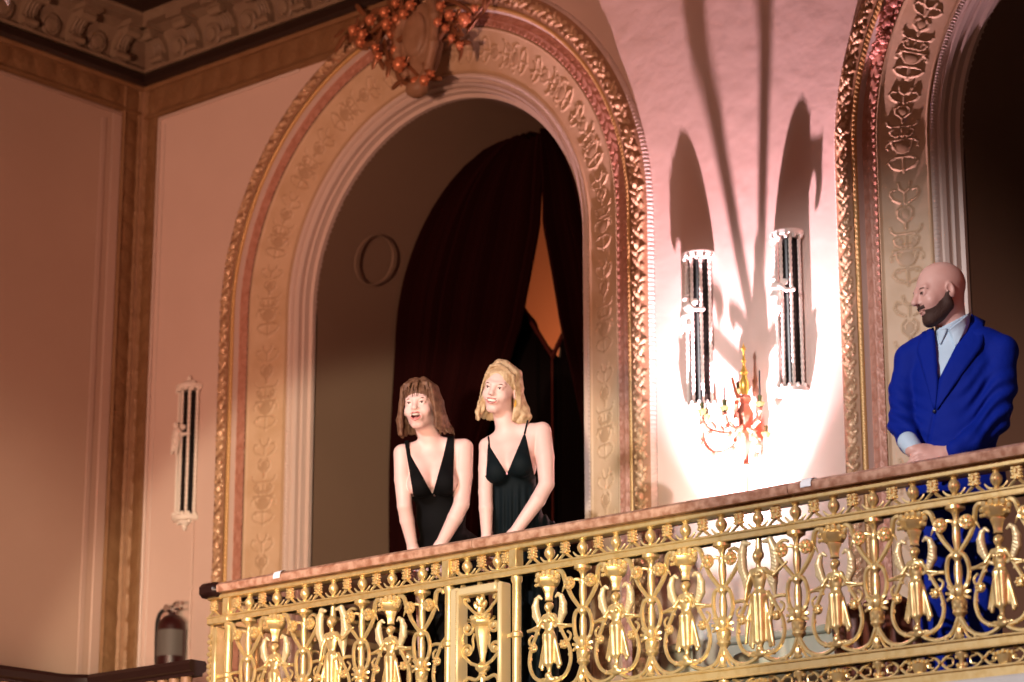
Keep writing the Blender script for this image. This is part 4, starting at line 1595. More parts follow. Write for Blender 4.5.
class Head:
    def __init__(self, C, yaw, pitch, roll, s):
        """yaw: turn to the picture's left from facing the hall lens; pitch: down; roll: clockwise"""
        f = TW * math.cos(yaw) - RH * math.sin(yaw)
        f = f * math.cos(pitch) - UP * math.sin(pitch)
        x = np.cross(f, UP); x /= np.linalg.norm(x)
        z = np.cross(x, f)
        c, sn = math.cos(roll), math.sin(roll)
        # roll about f: clockwise as seen from the front
        x2 = x * c + z * sn
        z2 = np.cross(x2, f)
        self.C, self.x, self.y, self.z, self.s = np.array(C), x2, f, z2, s
        self.A = np.array([x2, f, z2])

    def __call__(self, a, b, c):
        return self.C + self.s * (a * self.x + b * self.y + c * self.z)

    def inv(self, P):
        return (P - self.C) @ self.A.T / self.s


def sculpt_head(g, H, jaw=1.0, mouth=None, female=True):
    s = H.s

    def E(c, r, k=.015, op='add', A=None):
        g.ell(H(*c), np.array(r) * s, H.A if A is None else A, k * s, op)

    def Cp(a, b, ra, rb=None, k=.012, op='add'):
        g.cap(H(*a), H(*b), ra * s, (ra if rb is None else rb) * s, k * s, op)
    E((0, -.018, .034), (.075, .094, .084), .0)
    E((0, .030, -.012), (.062, .066, .078), .02)
    E((0, .032, -.052), (.050 * jaw, .054, .056), .02)
    E((0, .070, -.094), (.020, .018, .016), .022)
    Cp((-.046 * jaw, .0, -.060), (-.014, .062, -.096), .016, .014, .02)
    Cp((.046 * jaw, .0, -.060), (.014, .062, -.096), .016, .014, .02)
    for q in (-1, 1):
        E((q * .037, .062, -.030), (.023, .020, .022), .018)                   # cheek
        Cp((q * .010, .087, .022), (q * .042, .072, .024), .009 if female else .0085, None, .014)   # brow ridge
        E((q * .031, .096, .003), (.017, .014, .012), .010, 'cut')             # socket
        E((q * .031, .079, .003), (.0150, .0125, .0130), .004)                 # lids
        E((q * .031, .094, .002), (.0105, .009, .0046), .003, 'cut')           # eye opening
        E((q * .077, -.008, -.008), (.009, .019, .031), .006)                  # ear
        E((q * .082, -.002, -.002), (.006, .010, .018), .004, 'cut')
        E((q * .0115, .093, -.027), (.0085, .009, .007), .006)                 # nostril wing
    nz = 0 if female else .006
    Cp((0, .088, .016), (0, .105 + nz, -.020), .0075, .0105 + nz * .2, .012)
    E((0, .106 + nz, -.024), (.0105, .010, .0085), .008)
    if mouth == 'open':
        E((0, .082, -.062), (.030, .024, .030), .012)
        E((0, .098, -.061), (.022, .030, .0175), .004, 'cut')
    elif mouth == 'smile':
        E((0, .086, -.056), (.030, .016, .018), .012)
        E((0, .101, -.057), (.027, .024, .0115), .004, 'cut')
    else:
        E((0, .084, -.052), (.022, .014, .008), .010)
        E((0, .082, -.065), (.019, .014, .007), .010)
        Cp((-.022, .090, -.0585), (.022, .090, -.0585), .0022, None, .004, 'cut')


def face_parts(H, root, mouth, brow, lipc=True, eye_dir=0.0, bw=1.0):
    for q in (-1, 1):
        b = MB()
        b.ball(H(q * .031, .0745, .003), .0128 * H.s, 0, 14)
        b.ball(H(q * .031 + .004 * eye_dir, .0815, .0025), .0078 * H.s, 1, 10)
        b.build('eye', [EYEW, IRIS], root)
        b = MB()
        b.tube([H(q * .018, .087, .018 - .002), H(q * .030, .0885, .0235), H(q * .044, .079, .021), H(q * .052, .068, .015)], [.0012 * H.s, .0024 * H.s, .0020 * H.s, .0008 * H.s], 6)
        b.tube([H(q * .0195, .0865, .002), H(q * .026, .0895, .0075), H(q * .036, .088, .0075), H(q * .044, .080, .003)], [.0014 * H.s, .0026 * H.s, .0028 * H.s, .0014 * H.s], 5)
        b.build('eyebrow', brow, root)
    b = MB()
    if mouth == 'open':
        up = [(-.026, .088, -.052), (-.014, .1, -.0445), (0, .105, -.0455), (.014, .1, -.0445), (.026, .088, -.052)]
        lo = [(-.026, .088, -.052), (-.019, .096, -.070), (0, .103, -.080), (.019, .096, -.070), (.026, .088, -.052)]
        b.tube([H(*p) for p in up], [.002 * H.s, .0035 * H.s, .0035 * H.s, .0035 * H.s, .002 * H.s], 6)
        b.tube([H(*p) for p in lo], [.002 * H.s, .0045 * H.s, .0055 * H.s, .0045 * H.s, .002 * H.s], 6)
        b.ball(H(0, .086, -.071), np.array([.014, .014, .006]) * H.s, rot=H.A.T)
        b.build('lips', LIP, root)
        b = MB()
        b.ball(H(0, .0855, -.0515), np.array([.0195, .014, .0058]) * H.s, rot=H.A.T, n=12)
        b.build('teeth', TEETH, root)
    elif mouth == 'smile':
        up = [(-.031, .080, -.046), (-.017, .098, -.0475), (0, .105, -.0475), (.017, .098, -.0475), (.031, .080, -.046)]
        lo = [(-.031, .080, -.046), (-.020, .094, -.063), (0, .102, -.0690), (.020, .094, -.063), (.031, .080, -.046)]
        b.tube([H(*p) for p in up], [.0015 * H.s, .003 * H.s, .003 * H.s, .003 * H.s, .0015 * H.s], 6)
        b.tube([H(*p) for p in lo], [.0015 * H.s, .0035 * H.s, .0042 * H.s, .0035 * H.s, .0015 * H.s], 6)
        b.build('lips', LIP, root)
        b = MB()
        b.ball(H(0, .086, -.0560), np.array([.0250, .0150, .0085]) * H.s, rot=H.A.T, n=12)
        b.build('teeth', TEETH, root)
    else:
        b.tube([H(-.022, .088, -.0555), H(0, .0975, -.0535), H(.022, .088, -.0555)], [.0015 * H.s, .0030 * H.s, .0015 * H.s], 6)
        b.tube([H(-.021, .087, -.0605), H(0, .0965, -.0635), H(.021, .087, -.0605)], [.0015 * H.s, .0036 * H.s, .0015 * H.s], 6)
        b.build('lips', mat('muted_lips', (.36, .15, .12), .5), root)


def sculpt_hand(g, W, d, n, thumb, s=1.0, curl=.35, r=.0082):
    """W wrist, d along the hand, n out of its back, thumb = side (+1/-1) of cross(d, n)"""
    d = d / np.linalg.norm(d); n = n - d * (n @ d); n /= np.linalg.norm(n)
    l = np.cross(d, n) * thumb
    A = np.array([l, d, n])
    g.ell(W + d * .050 * s, np.array([.040, .052, .014]) * s, A, .012)
    g.cap(W - d * .01, W + d * .03 * s, .026 * s, .024 * s, .02)
    for k, (off, ln) in enumerate(((.028, .92), (.010, 1.0), (-.009, .95), (-.027, .78))):
        p = W + d * .088 * s + l * off * s
        a = curl * .5
        for seg in (.040, .026, .020):
            q = p + (d * math.cos(a) - n * math.sin(a)) * seg * ln * s
            g.cap(p, q, r * s, r * .92 * s, .004)
            p = q
            a += curl
    p = W + d * .022 * s + l * .030 * s
    a = .75
    for seg, rr in ((.040, .0115), (.030, .0095), (.024, .0085)):
        q = p + (d * math.cos(a) + l * math.sin(a) - n * .25 * seg / .03) * seg * s
        g.cap(p, q, rr * s, rr * .9 * s, .006)
        p = q
        a -= .35


def hit(g, P0, P1, n=400):
    """first point of the solid on the way from P0 to P1"""
    for t in np.linspace(0, 1, n):
        p = P0 + (P1 - P0) * t
        i = np.round((p - g.lo) / g.h).astype(int)
        if (i >= 0).all() and (i < np.array(g.D.shape)).all() and g.D[tuple(i)] < 0:
            return p
    return None


def on_surface(g, V, px, py, off=.003, near=.5, far=-.4):
    p = hit(g, V(px, py, near), V(px, py, far))
    if p is None:
        p = V(px, py, 0)
    return p + TW * off


def patch(g, V, inner, outer, off=.006, n=14, m=5):
    """cloth flap lying on g between two pixel polylines"""
    def samp(L, t):
        t *= len(L) - 1
        i = min(int(t), len(L) - 2)
        f = t - i
        return (L[i][0] * (1 - f) + L[i + 1][0] * f, L[i][1] * (1 - f) + L[i + 1][1] * f)
    Vs = []
    for i in range(n + 1):
        a, c = samp(inner, i / n), samp(outer, i / n)
        for j in range(m + 1):
            u = j / m
            Vs.append(on_surface(g, V, a[0] * (1 - u) + c[0] * u, a[1] * (1 - u) + c[1] * u, off))
    Vs = np.array(Vs).reshape(n + 1, m + 1, 3)
    D = Vs @ TW                       # smooth the depth so the flap is a clean sheet
    for _ in range(3):
        D2 = D.copy()
        D2[1:-1] = (D[:-2] + D[1:-1] * 2 + D[2:]) / 4
        D = np.maximum(D2, D2)
    Vs += (D - Vs @ TW)[..., None] * TW
    F = [(i * (m + 1) + j, i * (m + 1) + j + 1, (i + 1) * (m + 1) + j + 1, (i + 1) * (m + 1) + j) for i in range(n) for j in range(m)]
    return Vs.reshape(-1, 3), F


def flap(name, g, V, inner, outer, mt, root, off=.006, th=.004):
    o = MB().add(*patch(g, V, inner, outer, off)).build(name, mt, root)
    mo = o.modifiers.new('thickness', 'SOLIDIFY'); mo.thickness = th; mo.offset = 0
    return o


def bounds(V, px0, px1, py0, zlo, dn=.35, df=-.45):
    P = np.array([V(a, py0, d) for a in (px0, px1) for d in (dn, df)])
    lo, hi = P.min(0), P.max(0)
    lo[2] = zlo
    return lo, hi


def yawed(yaw):
    f = TW * math.cos(yaw) - RH * math.sin(yaw)
    x = np.cross(f, UP)
    return np.array([x, f, UP])


def hair_strands(g, H, strands, k=.004):
    for pts, r0, r1 in strands:
        n = len(pts)
        g.chain([H(*p) for p in pts], [(r0 + (r1 - r0) * i / (n - 1)) * H.s for i in range(n)], k)


def groove(h, H):
    X, Y, Z = h.grid()
    P = [X - H.C[0], Y - H.C[1], Z - H.C[2]]
    lx, ly, lz = [sum(H.A[k][i] * P[i] for i in range(3)) / H.s for k in range(3)]
    th = np.arctan2(lx, -(ly + .01))
    h.D = h.D + .0008 * np.sin(th * 34 + 3 * np.sin(lz * 18)) + .0006 * np.sin(th * 71 + lz * 30)


# ---- woman with the brown bob
def woman_brown():
    V = Place(11.83)
    H = Head(V(420.5, 406.5, .02), R(14), R(4), R(-2), 1.0)
    lo, hi = bounds(V, 380, 490, 372, -.02)
    g = SDF(lo, hi, .0045)
    sculpt_head(g, H, .95, 'open')
    nb = V(433, 449, -.06)
    g.cap(H(0, -.018, -.05), nb, .046, .052, .03)
    Ls, Rs = V(402.5, 453, -.03), V(464, 448, -.03)
    B = yawed(R(5))
    g.chain([Ls, V(433, 446, -.07), Rs], [.036, .046, .040], .02)
    g.ell(V(432, 476, -.06), (.130, .085, .135), B, .03)
    g.cap(V(409, 455, -.04), V(422, 476, .0), .035, .05, .03); g.cap(V(457, 452, -.04), V(444, 474, .0), .035, .05, .03)
    for px, py in ((419, 484), (446, 482)):
        g.ell(V(px, py, .03), (.055, .050, .055), B, .03)
    g.ell(V(441, 515, -.12), (.110, .085, .14), B, .05)
    g.ell(V(449, 556, -.20), (.165, .12, .13), B, .05)
    for q in (-1, 1):
        hp = V(449 + q * 17, 570, -.20)
        kn = np.array([hp[0], hp[1], .47]) + TW * .04
        an = np.array([hp[0], hp[1], .08])
        g.chain([hp, kn, an], [.085, .055, .036], .03)
        g.cap(an, an + TW * .15 - UP * .045, .034, .026, .03)
    eL, wL = V(404.5, 506, .0), V(413.5, 551, -.085)
    g.chain([Ls, (Ls + eL) / 2 + RH * -.003, eL, V(407, 520, -.03), wL], [.042, .040, .034, .034, .023], .006)
    eR, wR = V(461.5, 504, .0), V(439, 548, -.05)
    g.chain([Rs, (Rs + eR) / 2 + RH * .002, eR, V(455, 518, .0), wR], [.044, .044, .037, .036, .025], .006)
    sculpt_hand(g, wL + UP * -.005, -UP + TW * .18, -TW, 1, .95)
    sculpt_hand(g, wR + UP * -.005, -UP + TW * .18, -TW, 1, .95)
    root = empty('person', (V(445, 560, -.2)[0], V(445, 560, -.2)[1], 0), 'laughing person with a brown bob and plunging black dress leaning on the rail', 'person')

    def mf(C):
        q = H.inv(C)
        return ((q[:, 0] / .0235) ** 2 + ((q[:, 1] - .098) / .032) ** 2 + ((q[:, 2] + .061) / .019) ** 2 < 1) & (q[:, 1] < .093)
    me = g.mesh('body', [SKIN, MOUTH], mf)
    link('body', me, root)
    face_parts(H, root, 'open', BROW_Y)
    # dress
    c = SDF(*bounds(V, 392, 492, 428, -.02), .0045)
    e = .008
    c.chain([V(404, 451, -.03), V(433, 446, -.07), V(462, 447, -.03)], [.037 + e, .046 + e, .041 + e], .02)
    c.ell(V(432, 476, -.06), (.130 + e, .085 + e, .135 + e), B, .03)
    c.cap(V(409, 455, -.04), V(422, 476, .0), .035 + e, .05 + e, .03); c.cap(V(457, 452, -.04), V(444, 474, .0), .035 + e, .05 + e, .03)
    for px, py in ((419, 484), (446, 482)):
        c.ell(V(px, py, .03), (.055 + e, .050 + e, .055 + e), B, .03)
    c.ell(V(441, 515, -.12), (.110 + e, .085 + e, .14 + e), B, .05)
    c.ell(V(449, 556, -.20), (.165 + e, .12 + e, .13 + e), B, .05)
    hp = V(452, 575, -.2)
    c.chain([hp, np.array([hp[0], hp[1], .12])], [.15, .165], .05)
    A, C, D = V.ac(c)
    ap = V.ac1(432.5, 494.5)
    w1 = -side(A, C, V.ac1(410.5, 455), ap); w2 = side(A, C, V.ac1(442.5, 455), ap)
    w3 = -side(A, C, V.ac1(407.5, 430), V.ac1(410.5, 455)); w4 = side(A, C, V.ac1(450.5, 425), V.ac1(442.5, 455))
    # removed inside the V (between both edges, all the way up)
    left = np.where(C < V.ac1(410, 455)[1], side(A, C, ap, V.ac1(410.5, 455)), side(A, C, V.ac1(410.5, 455), V.ac1(407.5, 430)))
    right = np.where(C < V.ac1(410, 455)[1], -side(A, C, ap, V.ac1(443.5, 455)), -side(A, C, V.ac1(443.5, 455), V.ac1(449.5, 428)))
    V_in = np.minimum(left, right)
    c.D = np.maximum(c.D, V_in)
    oL = side(A, C, V.ac1(413.5, 497), V.ac1(403.5, 436))        # positive to the right of the armhole line
    oR = -side(A, C, V.ac1(453, 497), V.ac1(454.5, 425))
    upper = C > V.ac1(413, 497)[1]
    c.D = np.where(upper, np.maximum(c.D, -np.minimum(oL, oR)), c.D)
    link('dress', c.mesh('dress', DRESS_B), root)
    b = MB().ball(on_surface(c, V, 434.6, 496, .004), .008)
    b.build('brooch', CHROME, root)
    # hair: cap, bob sides, wispy fringe
    h = SDF(H.C - .24, H.C + .20, .004)
    h.ell(H(0, -.022, .042), np.array([.085, .102, .086]), H.A, .0)
    h.ell(H(0, -.055, -.02), np.array([.088, .062, .085]), H.A, .02)
    rnd = random.Random(11)
    S = []
    for i in range(38):
        a = R(-128 + 256 * i / 37)              # 0 = back of the head
        sx, sy = math.sin(a), -math.cos(a)
        j = rnd.random()
        fwd = max(0, sy)
        x1, y1 = sx * .092, sy * .100 - .018
        x2, y2 = sx * (.104 + .010 * j), sy * .090 - .012
        zb = -.105 - .030 * j + .010 * fwd
        S.append(([(sx * .020, -.01 + sy * .02, .122), (sx * .068, sy * .075 - .02, .085), (x1, y1, .02), (x2, y2, -.055), (x2 * .97, y2 * .92, zb)], .014, .007))
    # locks over the right shoulder
    for j in range(4):
        S.append(([(-.080, .01 - .02 * j, .0), (-.105, -.0 - .02 * j, -.06), (-.112 - .006 * j, -.02 * j, -.11), (-.126 - .005 * j, .0 - .02 * j, -.135)], .011, .004))
    hair_strands(h, H, S, .010)
    h.ell(H(0, .105, -.045), np.array([.060, .060, .100]), H.A, .008, 'cut')
    fr = []
    for i in range(13):
        x = -.060 + .010 * i
        if i in (3, 4, 8):
            continue
        zb = .045 + .012 * rnd.random() - (.035 if abs(x) > .045 else 0)
        fr.append(([(x * .5, .030, .124), (x * .9, .072, .098), (x * 1.08, .093 - abs(x) * .35, .070), (x * 1.15, .098 - abs(x) * .45, zb - .016)], .007, .0018))
    for sx in (-1, 1):
        for j in range(3):
            fr.append(([(sx * .03, .03, .12), (sx * (.066), .055, .085), (sx * (.078 + .003 * j), .052 - .012 * j, .03), (sx * .084, .045 - .012 * j, -.035), (sx * (.082 + .006 * j), .038 - .012 * j, -.095 - .012 * j)], .011, .006))
    hair_strands(h, H, fr, .004)
    groove(h, H)
    link('hair', h.mesh('hair', HAIR_B), root)
    return root


# ---- woman with blonde hair
def woman_blonde():
    V = Place(11.57)
    H = Head(V(500.5, 389.5, .0), R(22), R(10), R(13), .97)
    lo, hi = bounds(V, 466, 572, 352, -.02)
    g = SDF(lo, hi, .0045)
    sculpt_head(g, H, .92, 'smile')
    nb = V(508, 436, -.06)
    g.cap(H(0, -.018, -.05), nb, .045, .050, .03)
    Ls, Rs = V(487, 446, -.06), V(542, 431, .0)
    B = yawed(R(20))
    g.chain([Ls, V(509, 434, -.06), Rs], [.034, .046, .038], .02)
    g.ell(V(511, 462, -.05), (.125, .085, .135), B, .03)
    g.cap(V(490, 447, -.05), V(500, 462, .0), .035, .045, .03); g.cap(V(534, 438, -.0), V(520, 458, .02), .035, .05, .03)
    for px, py, d in ((497, 471, .02), (521, 464, .05)):
        g.ell(V(px, py, d), (.052, .048, .054), B, .03)
    g.ell(V(514, 505, -.08), (.110, .085, .14), B, .05)
    g.ell(V(522, 548, -.12), (.165, .12, .14), B, .05)
    for q in (-1, 1):
        hp = V(522 + q * 17, 560, -.12)
        kn = np.array([hp[0], hp[1], .47]) + TW * .03
        an = np.array([hp[0], hp[1], .08])
        g.chain([hp, kn, an], [.085, .055, .036], .03)
        g.cap(an, an + TW * .15 - UP * .045, .034, .026, .03)
    eL, wL = V(485.5, 492, -.02), V(487, 542, -.03)
    g.chain([Ls, (Ls + eL) / 2, eL, V(486, 508, -.01), wL], [.036, .036, .032, .032, .023], .006)
    eR, wR = V(546.5, 484, .06), V(511.5, 537, .045)
    g.chain([Rs, (Rs + eR) / 2 + RH * .004, eR, V(538, 500, .065), wR], [.042, .042, .035, .035, .025], .006)
    sculpt_hand(g, wL + UP * -.005, -UP + TW * .18, -TW, 1, .95)
    sculpt_hand(g, wR + UP * -.005, -UP + TW * .18, -TW, -1, .95)
    root = empty('person', (V(520, 548, -.12)[0], V(520, 548, -.12)[1], 0), 'smiling person with blonde shoulder-length hair and thin-strapped dark dress at the rail', 'person')

    def mf(C):
        q = H.inv(C)
        return ((q[:, 0] / .028) ** 2 + ((q[:, 1] - .101) / .026) ** 2 + ((q[:, 2] + .057) / .0125) ** 2 < 1) & (q[:, 1] < .094)
    link('body', g.mesh('body', [SKIN, MOUTH], mf), root)
    face_parts(H, root, 'smile', BROW_Y)
    c = SDF(*bounds(V, 470, 575, 420, -.02), .0045)
    e = .007
    c.ell(V(511, 462, -.05), (.125 + e, .085 + e, .135 + e), B, .03)
    c.cap(V(490, 447, -.05), V(500, 462, .0), .035 + e, .045 + e, .03); c.cap(V(534, 438, -.0), V(520, 458, .02), .035 + e, .05 + e, .03)
    for px, py, d in ((497, 471, .02), (521, 464, .05)):
        c.ell(V(px, py, d), (.052 + e, .048 + e, .054 + e), B, .025)
    c.ell(V(514, 505, -.08), (.120 + e, .09 + e, .14 + e), B, .05)
    c.ell(V(526, 548, -.12), (.17 + e, .12 + e, .16 + e), B, .05)
    hp = V(524, 560, -.12)
    c.chain([hp, np.array([hp[0], hp[1], .25])], [.15, .165], .05)
    A, C, D = V.ac(c)
    # gathers below the bust
    c.D = c.D + np.clip((V.ac1(510, 482)[1] - C) / .1, 0, 1) * .0045 * np.sin(A * 190)
    ap = V.ac1(507, 474)
    V_in = np.minimum(side(A, C, ap, V.ac1(489.5, 446)), -side(A, C, ap, V.ac1(525, 431)))
    c.D = np.maximum(c.D, V_in)
    oL = side(A, C, V.ac1(486, 478), V.ac1(488.0, 440))
    oR = -side(A, C, V.ac1(535, 478), V.ac1(524, 428))
    upper = C > V.ac1(486, 476)[1]
    c.D = np.where(upper, np.maximum(c.D, -np.minimum(oL, oR)), c.D)
    top = C - V.ac1(505, 431)[1]
    c.D = np.maximum(c.D, top)
    link('dress', c.mesh('dress', DRESS_T), root)
    for pts in (((489.3, 449), (489, 443), (488.5, 437)), ((524.5, 434), (526, 428), (527.5, 421))):
        P = [on_surface(g, V, a, q, .003) for a, q in pts]
        P.append(P[-1] - TW * .06 + UP * .005)
        P[0] = P[0] + TW * .004
        MB().tube(P, .0042, 6).build('strap', DRESS_T, root)
    b = MB()
    b.ball(on_surface(c, V, 506.5, 469, .003), (.005, .005, .012))
    b.ball(on_surface(c, V, 506.8, 473.5, .003), (.005, .005, .008))
    b.build('pendant', mat('pink_stone', (.8, .35, .40), .3), root)
    h = SDF(H.C - .26, H.C + .22, .004)
    h.ell(H(0, -.024, .040), np.array([.080, .100, .083]), H.A, .0)
    rnd = random.Random(4)
    S = []
    for i in range(34):
        a = R(-105 + 210 * i / 33)
        sx, sy = math.sin(a), -math.cos(a)
        j = rnd.random()
        wv = .012 * math.sin(i * 1.3)
        S.append(([(.012 + sx * .016, .0 + sy * .02, .122), (sx * .064, sy * .075 - .02, .088), (sx * .082, sy * .088 - .030, .02), (sx * (.084 + wv), sy * .078 - .036, -.055),
                   (sx * (.090 + wv), sy * .082 - .028, -.105), (sx * (.088 + .010 * j), sy * .080 - .018, -.128 - .020 * j)], .014, .008))
    for j in range(5):      # locks gathered in front of the shoulder on her right side
        S.append(([(.078, -.02 - .008 * j, -.02), (.090 + .004 * j, -.0 - .010 * j, -.075), (.092 + .004 * j, .018 - .010 * j, -.120), (.078 + .006 * j, .026 - .012 * j, -.155)], .013, .006))
        S.append(([(-.078, -.045 - .008 * j, -.02), (-.098 - .004 * j, -.045 - .008 * j, -.075), (-.118 - .005 * j, -.030 - .010 * j, -.108), (-.108 - .006 * j, -.018 - .012 * j, -.140)], .015, .010))
    hair_strands(h, H, S, .010)
    h.ell(H(0, .110, -.036), np.array([.063, .080, .124]), H.A, .006, 'cut')
    fr = []
    for sx in (-1, 1):      # swept from the parting to behind the ears
        for j in range(7):
            fr.append(([(.012 + sx * .004, .046 - .014 * j, .112 + .002 * j), (.010 + sx * .036, .046 - .015 * j, .102), (sx * .066, .034 - .013 * j, .070), (sx * .077, .008 - .012 * j, .022), (sx * .078, -.028 - .008 * j, -.022)], .008, .006))
    fr.append(([(.066, .045, .06), (.082, .030, .01), (.090, .022, -.05), (.094, .020, -.095)], .006, .002))
    fr.append(([(-.070, .03, .05), (-.086, .012, .0), (-.100, .005, -.05)], .005, .002))
    hair_strands(h, H, fr, .004)
    groove(h, H)
    link('hair', h.mesh('hair', HAIR_Y), root)
    b = MB()
    b.tube([H(-.082, -.005, -.038), H(-.084, -.004, -.055), H(-.083, -.004, -.075)], [.002, .006, .003], 6)
    b.build('earring', YGILT, root)
    return root


# ---- man in the blue suit
def man_blue():
    V = Place(10.16)
    H = Head(V(939.5, 293.5, .02), R(74), R(13), R(0), 1.085)
    lo, hi = bounds(V, 876, 1034, 255, -.02)
    g = SDF(lo, hi, .0045)
    sculpt_head(g, H, 1.08, None, False)
    nb = V(952, 340, -.04)
    g.cap(H(0, -.030, -.04), nb, .060, .066, .03)
    B = yawed(R(24))
    Ls, Rs = V(913, 357, -.10), V(1000, 351, .06)
    g.chain([Ls, V(956, 344, -.03), Rs], [.042, .056, .042], .04)
    g.ell(V(957, 385, -.02), (.165, .105, .19), B, .04)
    g.ell(V(956, 440, -.02), (.150, .105, .16), B, .05)
    hc = V(955, 478, -.03)
    g.ell(hc, (.165, .11, .13), B, .05)
    feet = []
    for q in (-1, 1):
        hp = hc + B[0] * (-q) * .085 - UP * .05
        kn = np.array([hp[0], hp[1], .50]) + B[1] * .02
        an = np.array([hp[0], hp[1], .09]) - B[1] * .02
        g.chain([hp, kn, an], [.085, .060, .042], .03)
        g.cap(an - UP * .04, an + B[1] * .16 - UP * .05, .036, .030, .03)
        feet.append((hp, kn, an))
    eL, wL = V(901, 424, -.06), V(914, 450, .09)
    eR, wR = V(1000, 414, .06), V(950, 453, .13)
    g.chain([Ls, eL, wL], [.042, .038, .028], .02)
    g.chain([Rs, eR, wR], [.044, .040, .028], .02)
    hd = V(948, 455, .155) - wL
    sculpt_hand(g, wL, hd, V(930, 430, .25) - V(930, 450, .13), 1, 1.0, .25, .0095)
    sculpt_hand(g, wR, -RH * 1.0 + UP * -.15 + TW * .05, TW * .8 + UP * .6, -1, 1.0, .3, .0095)
    root = empty('person', (hc[0], hc[1], 0), 'bald bearded person in a royal blue suit with hands clasped, looking sideways', 'person')
    link('body', g.mesh('body', SKIN_M), root)
    face_parts(H, root, None, BEARD, eye_dir=0)
    # beard: a shell over jaw, chin and lip
    bd = SDF(H.C - .16, H.C + .16, .0035)
    s = H.s
    bd.ell(H(0, .030, -.012), np.array([.064, .068, .080]) * s, H.A, 0)
    bd.ell(H(0, .032, -.052), np.array([.0565, .059, .061]) * s, H.A, .02)
    bd.ell(H(0, .070, -.096), np.array([.026, .022, .021]) * s, H.A, .02)
    for q in (-1, 1):
        bd.cap(H(q * .050, .0, -.060), H(q * .014, .064, -.098), .020 * s, .019 * s, .02)
        bd.cap(H(q * .070, .006, -.018), H(q * .060, .006, -.050), .012 * s, .016 * s, .015)
    bd.ell(H(0, .086, -.046), np.array([.026, .017, .009]) * s, H.A, .008)
    X, Y, Z = bd.grid()
    P = [X - H.C[0], Y - H.C[1], Z - H.C[2]]
    lx, ly, lz = [sum(H.A[k][i] * P[i] for i in range(3)) / s for k in range(3)]
    # keep below a line from the sideburn to the lip; open round the mouth
    line = lz + .058 - np.clip(.070 - ly, 0, .07) * .60 - np.clip(.02 - ly, 0, .03) * .8
    moust = np.maximum(np.abs(lz + .045) - .0075, np.abs(lx) - .026)
    keep = np.minimum(line, moust)
    mouth_ = .0065 - np.sqrt(np.clip((lx / 2.1) ** 2 + (lz + .0585) ** 2, 0, None)) - .0 * ly
    mouth_ = np.where(ly > .07, mouth_, -.02)
    bd.D = np.maximum(np.maximum(bd.D, keep * s), mouth_ * s)
    bd.D = np.maximum(bd.D, (-ly - .012) * s)
    link('beard', bd.mesh('beard', BEARD), root)
    # trousers and shoes
    t = SDF(*bounds(V, 895, 1015, 440, -.02), .006)
    t.ell(hc, (.178, .125, .14), B, .05)
    for hp, kn, an in feet:
        t.chain([hp, kn, an + UP * .02], [.100, .080, .066], .03)
    link('trousers', t.mesh('trousers', SUIT), root)
    for hp, kn, an in feet:
        f = SDF(an - .24, an + .26, .006)
        f.cap(an - UP * .045 - B[1] * .03, an + B[1] * .19 - UP * .055, .046, .036, .03)
        link('shoe', f.mesh('shoe', RUBBER), root)
    # shirt with collar and cuffs
    c = SDF(*bounds(V, 880, 1030, 306, .55), .0045)
    c.chain([V(918, 356, -.09), V(956, 345, -.03), V(995, 351, .05)], [.055, .066, .056], .04)
    c.ell(V(957, 385, -.02), (.172, .112, .195), B, .04)
    c.ell(V(956, 440, -.02), (.157, .112, .16), B, .05)
    c.cap(H(0, -.028, -.092), V(952, 342, -.04), .070, .078, .02)
    c.cap(V(908, 442, .05), wL - (wL - eL) * .06, .042, .038, .01)
    A, C, D = V.ac(c)
    # neckline slopes from the nape (right) down to the throat (left)
    up = -side(A, C, V.ac1(934, 331), V.ac1(969, 313))
    c.D = np.maximum(c.D, up)
    link('shirt', c.mesh('shirt', SHIRT), root)
    for inner, outer in ((((935.5, 328), (937, 335), (939.5, 345)), ((947, 329), (945.5, 333), (941, 343))),
                         (((947.5, 331), (950, 336), (955, 347)), ((970, 313), (968, 325), (957, 345)))):
        flap('collar', c, V, inner, outer, SHIRT, root, .010)
    # jacket
    j = SDF(*bounds(V, 872, 1034, 318, .45), .0045)
    j.chain([V(911, 359, -.10), V(930, 349, -.06), V(956, 348, -.04), V(982, 344, .02), V(1003, 350, .05)], [.058, .062, .066, .064, .060], .035)
    j.ell(V(957, 386, -.02), (.190, .132, .20), B, .04)
    j.ell(V(955, 430, -.02), (.178, .130, .19), B, .05)
    j.ell(V(955, 480, -.03), (.205, .145, .15), B, .06)
    j.cap(V(917, 351, -.10), V(910, 361, -.10), .050, .057, .03)
    j.chain([V(909, 360, -.10), V(904, 392, -.09), V(902.5, 424, -.05), V(911, 445, .05)], [.057, .059, .054, .044], .02)
    j.chain([V(1002, 354, .06), V(1001, 385, .08), V(995, 418, .10), V(974, 441, .14), V(957, 450, .145)], [.062, .063, .060, .049, .045], .022)
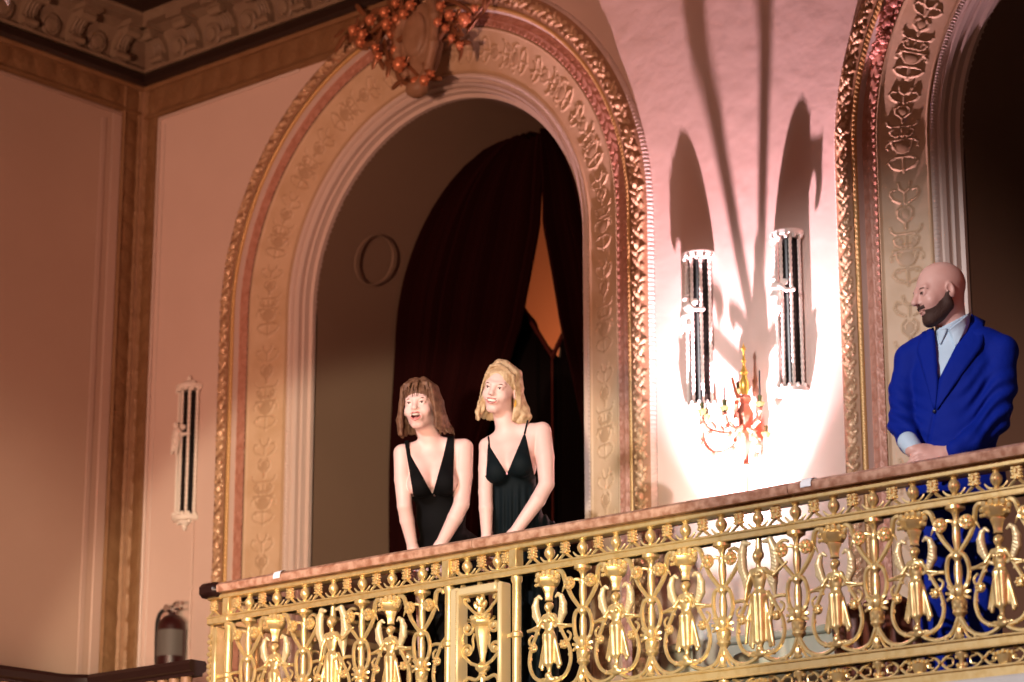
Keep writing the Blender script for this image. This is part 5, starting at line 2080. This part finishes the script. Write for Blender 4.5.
    X, Y, Z = j.grid()
    A, C, D = V.ac(j)
    a0, c0 = V.ac1(957, 400)
    # wrinkles: diagonal at the elbows, faint elsewhere
    elbow = np.exp(-(((A - V.ac1(992, 400)[0]) / .12) ** 2 + ((C - V.ac1(992, 405)[1]) / .13) ** 2))
    elbow2 = np.exp(-(((A - V.ac1(903, 420)[0]) / .09) ** 2 + ((C - V.ac1(903, 420)[1]) / .12) ** 2))
    j.D = j.D + .0075 * elbow * np.sin((C * .75 - A * .65) * 120 + 2 * np.sin(A * 25)) + .005 * elbow2 * np.sin((C + A * .5) * 110)
    j.D = j.D + .003 * np.sin((A + .3 * C) * 31 + 1.0) * np.sin(C * 17 + A * 9)
    ap = V.ac1(938, 381)
    # opening over the shirt
    l1 = side(A, C, ap, V.ac1(933.5, 326)); l2 = -side(A, C, ap, V.ac1(971, 316))
    opening = np.minimum(l1, l2)
    j.D = np.maximum(j.D, opening)
    j.D = np.maximum(j.D, -side(A, C, V.ac1(932, 334), V.ac1(972, 315)) * np.ones_like(j.D))  if False else j.D
    # neck hole behind
    j.cap(H(0, -.03, -.05), V(953, 338, -.04), .082, .084, .01, 'cut')
    # front edge line below the button and hem
    seam = np.abs(side(A, C, V.ac1(934.5, 412), V.ac1(924, 462)))
    below = (C < V.ac1(934, 412)[1])
    j.D = j.D + np.where(below, .006 * np.exp(-(seam / .005) ** 2), 0)
    hem = V.ac1(950, 505)[1]
    j.D = np.maximum(j.D, hem - C)
    link('jacket', j.mesh('jacket', SUIT), root)
    flap('lapel', j, V, ((933.5, 328), (936, 352), (938, 381), (935, 409)), ((922, 333), (916, 351), (924, 376), (933, 409)), SUIT, root, .009, .005)
    flap('lapel', j, V, ((971, 315), (958, 343), (938.5, 381), (935.5, 410)), ((985, 322), (982, 347), (962, 374), (937, 410)), SUIT, root, .010, .005)
    MB().ball(on_surface(j, V, 934.3, 411.5, .004), (.009, .007, .009), n=10).build('button', BUTTON, root)
    return root


woman_brown()
woman_blonde()
man_blue()
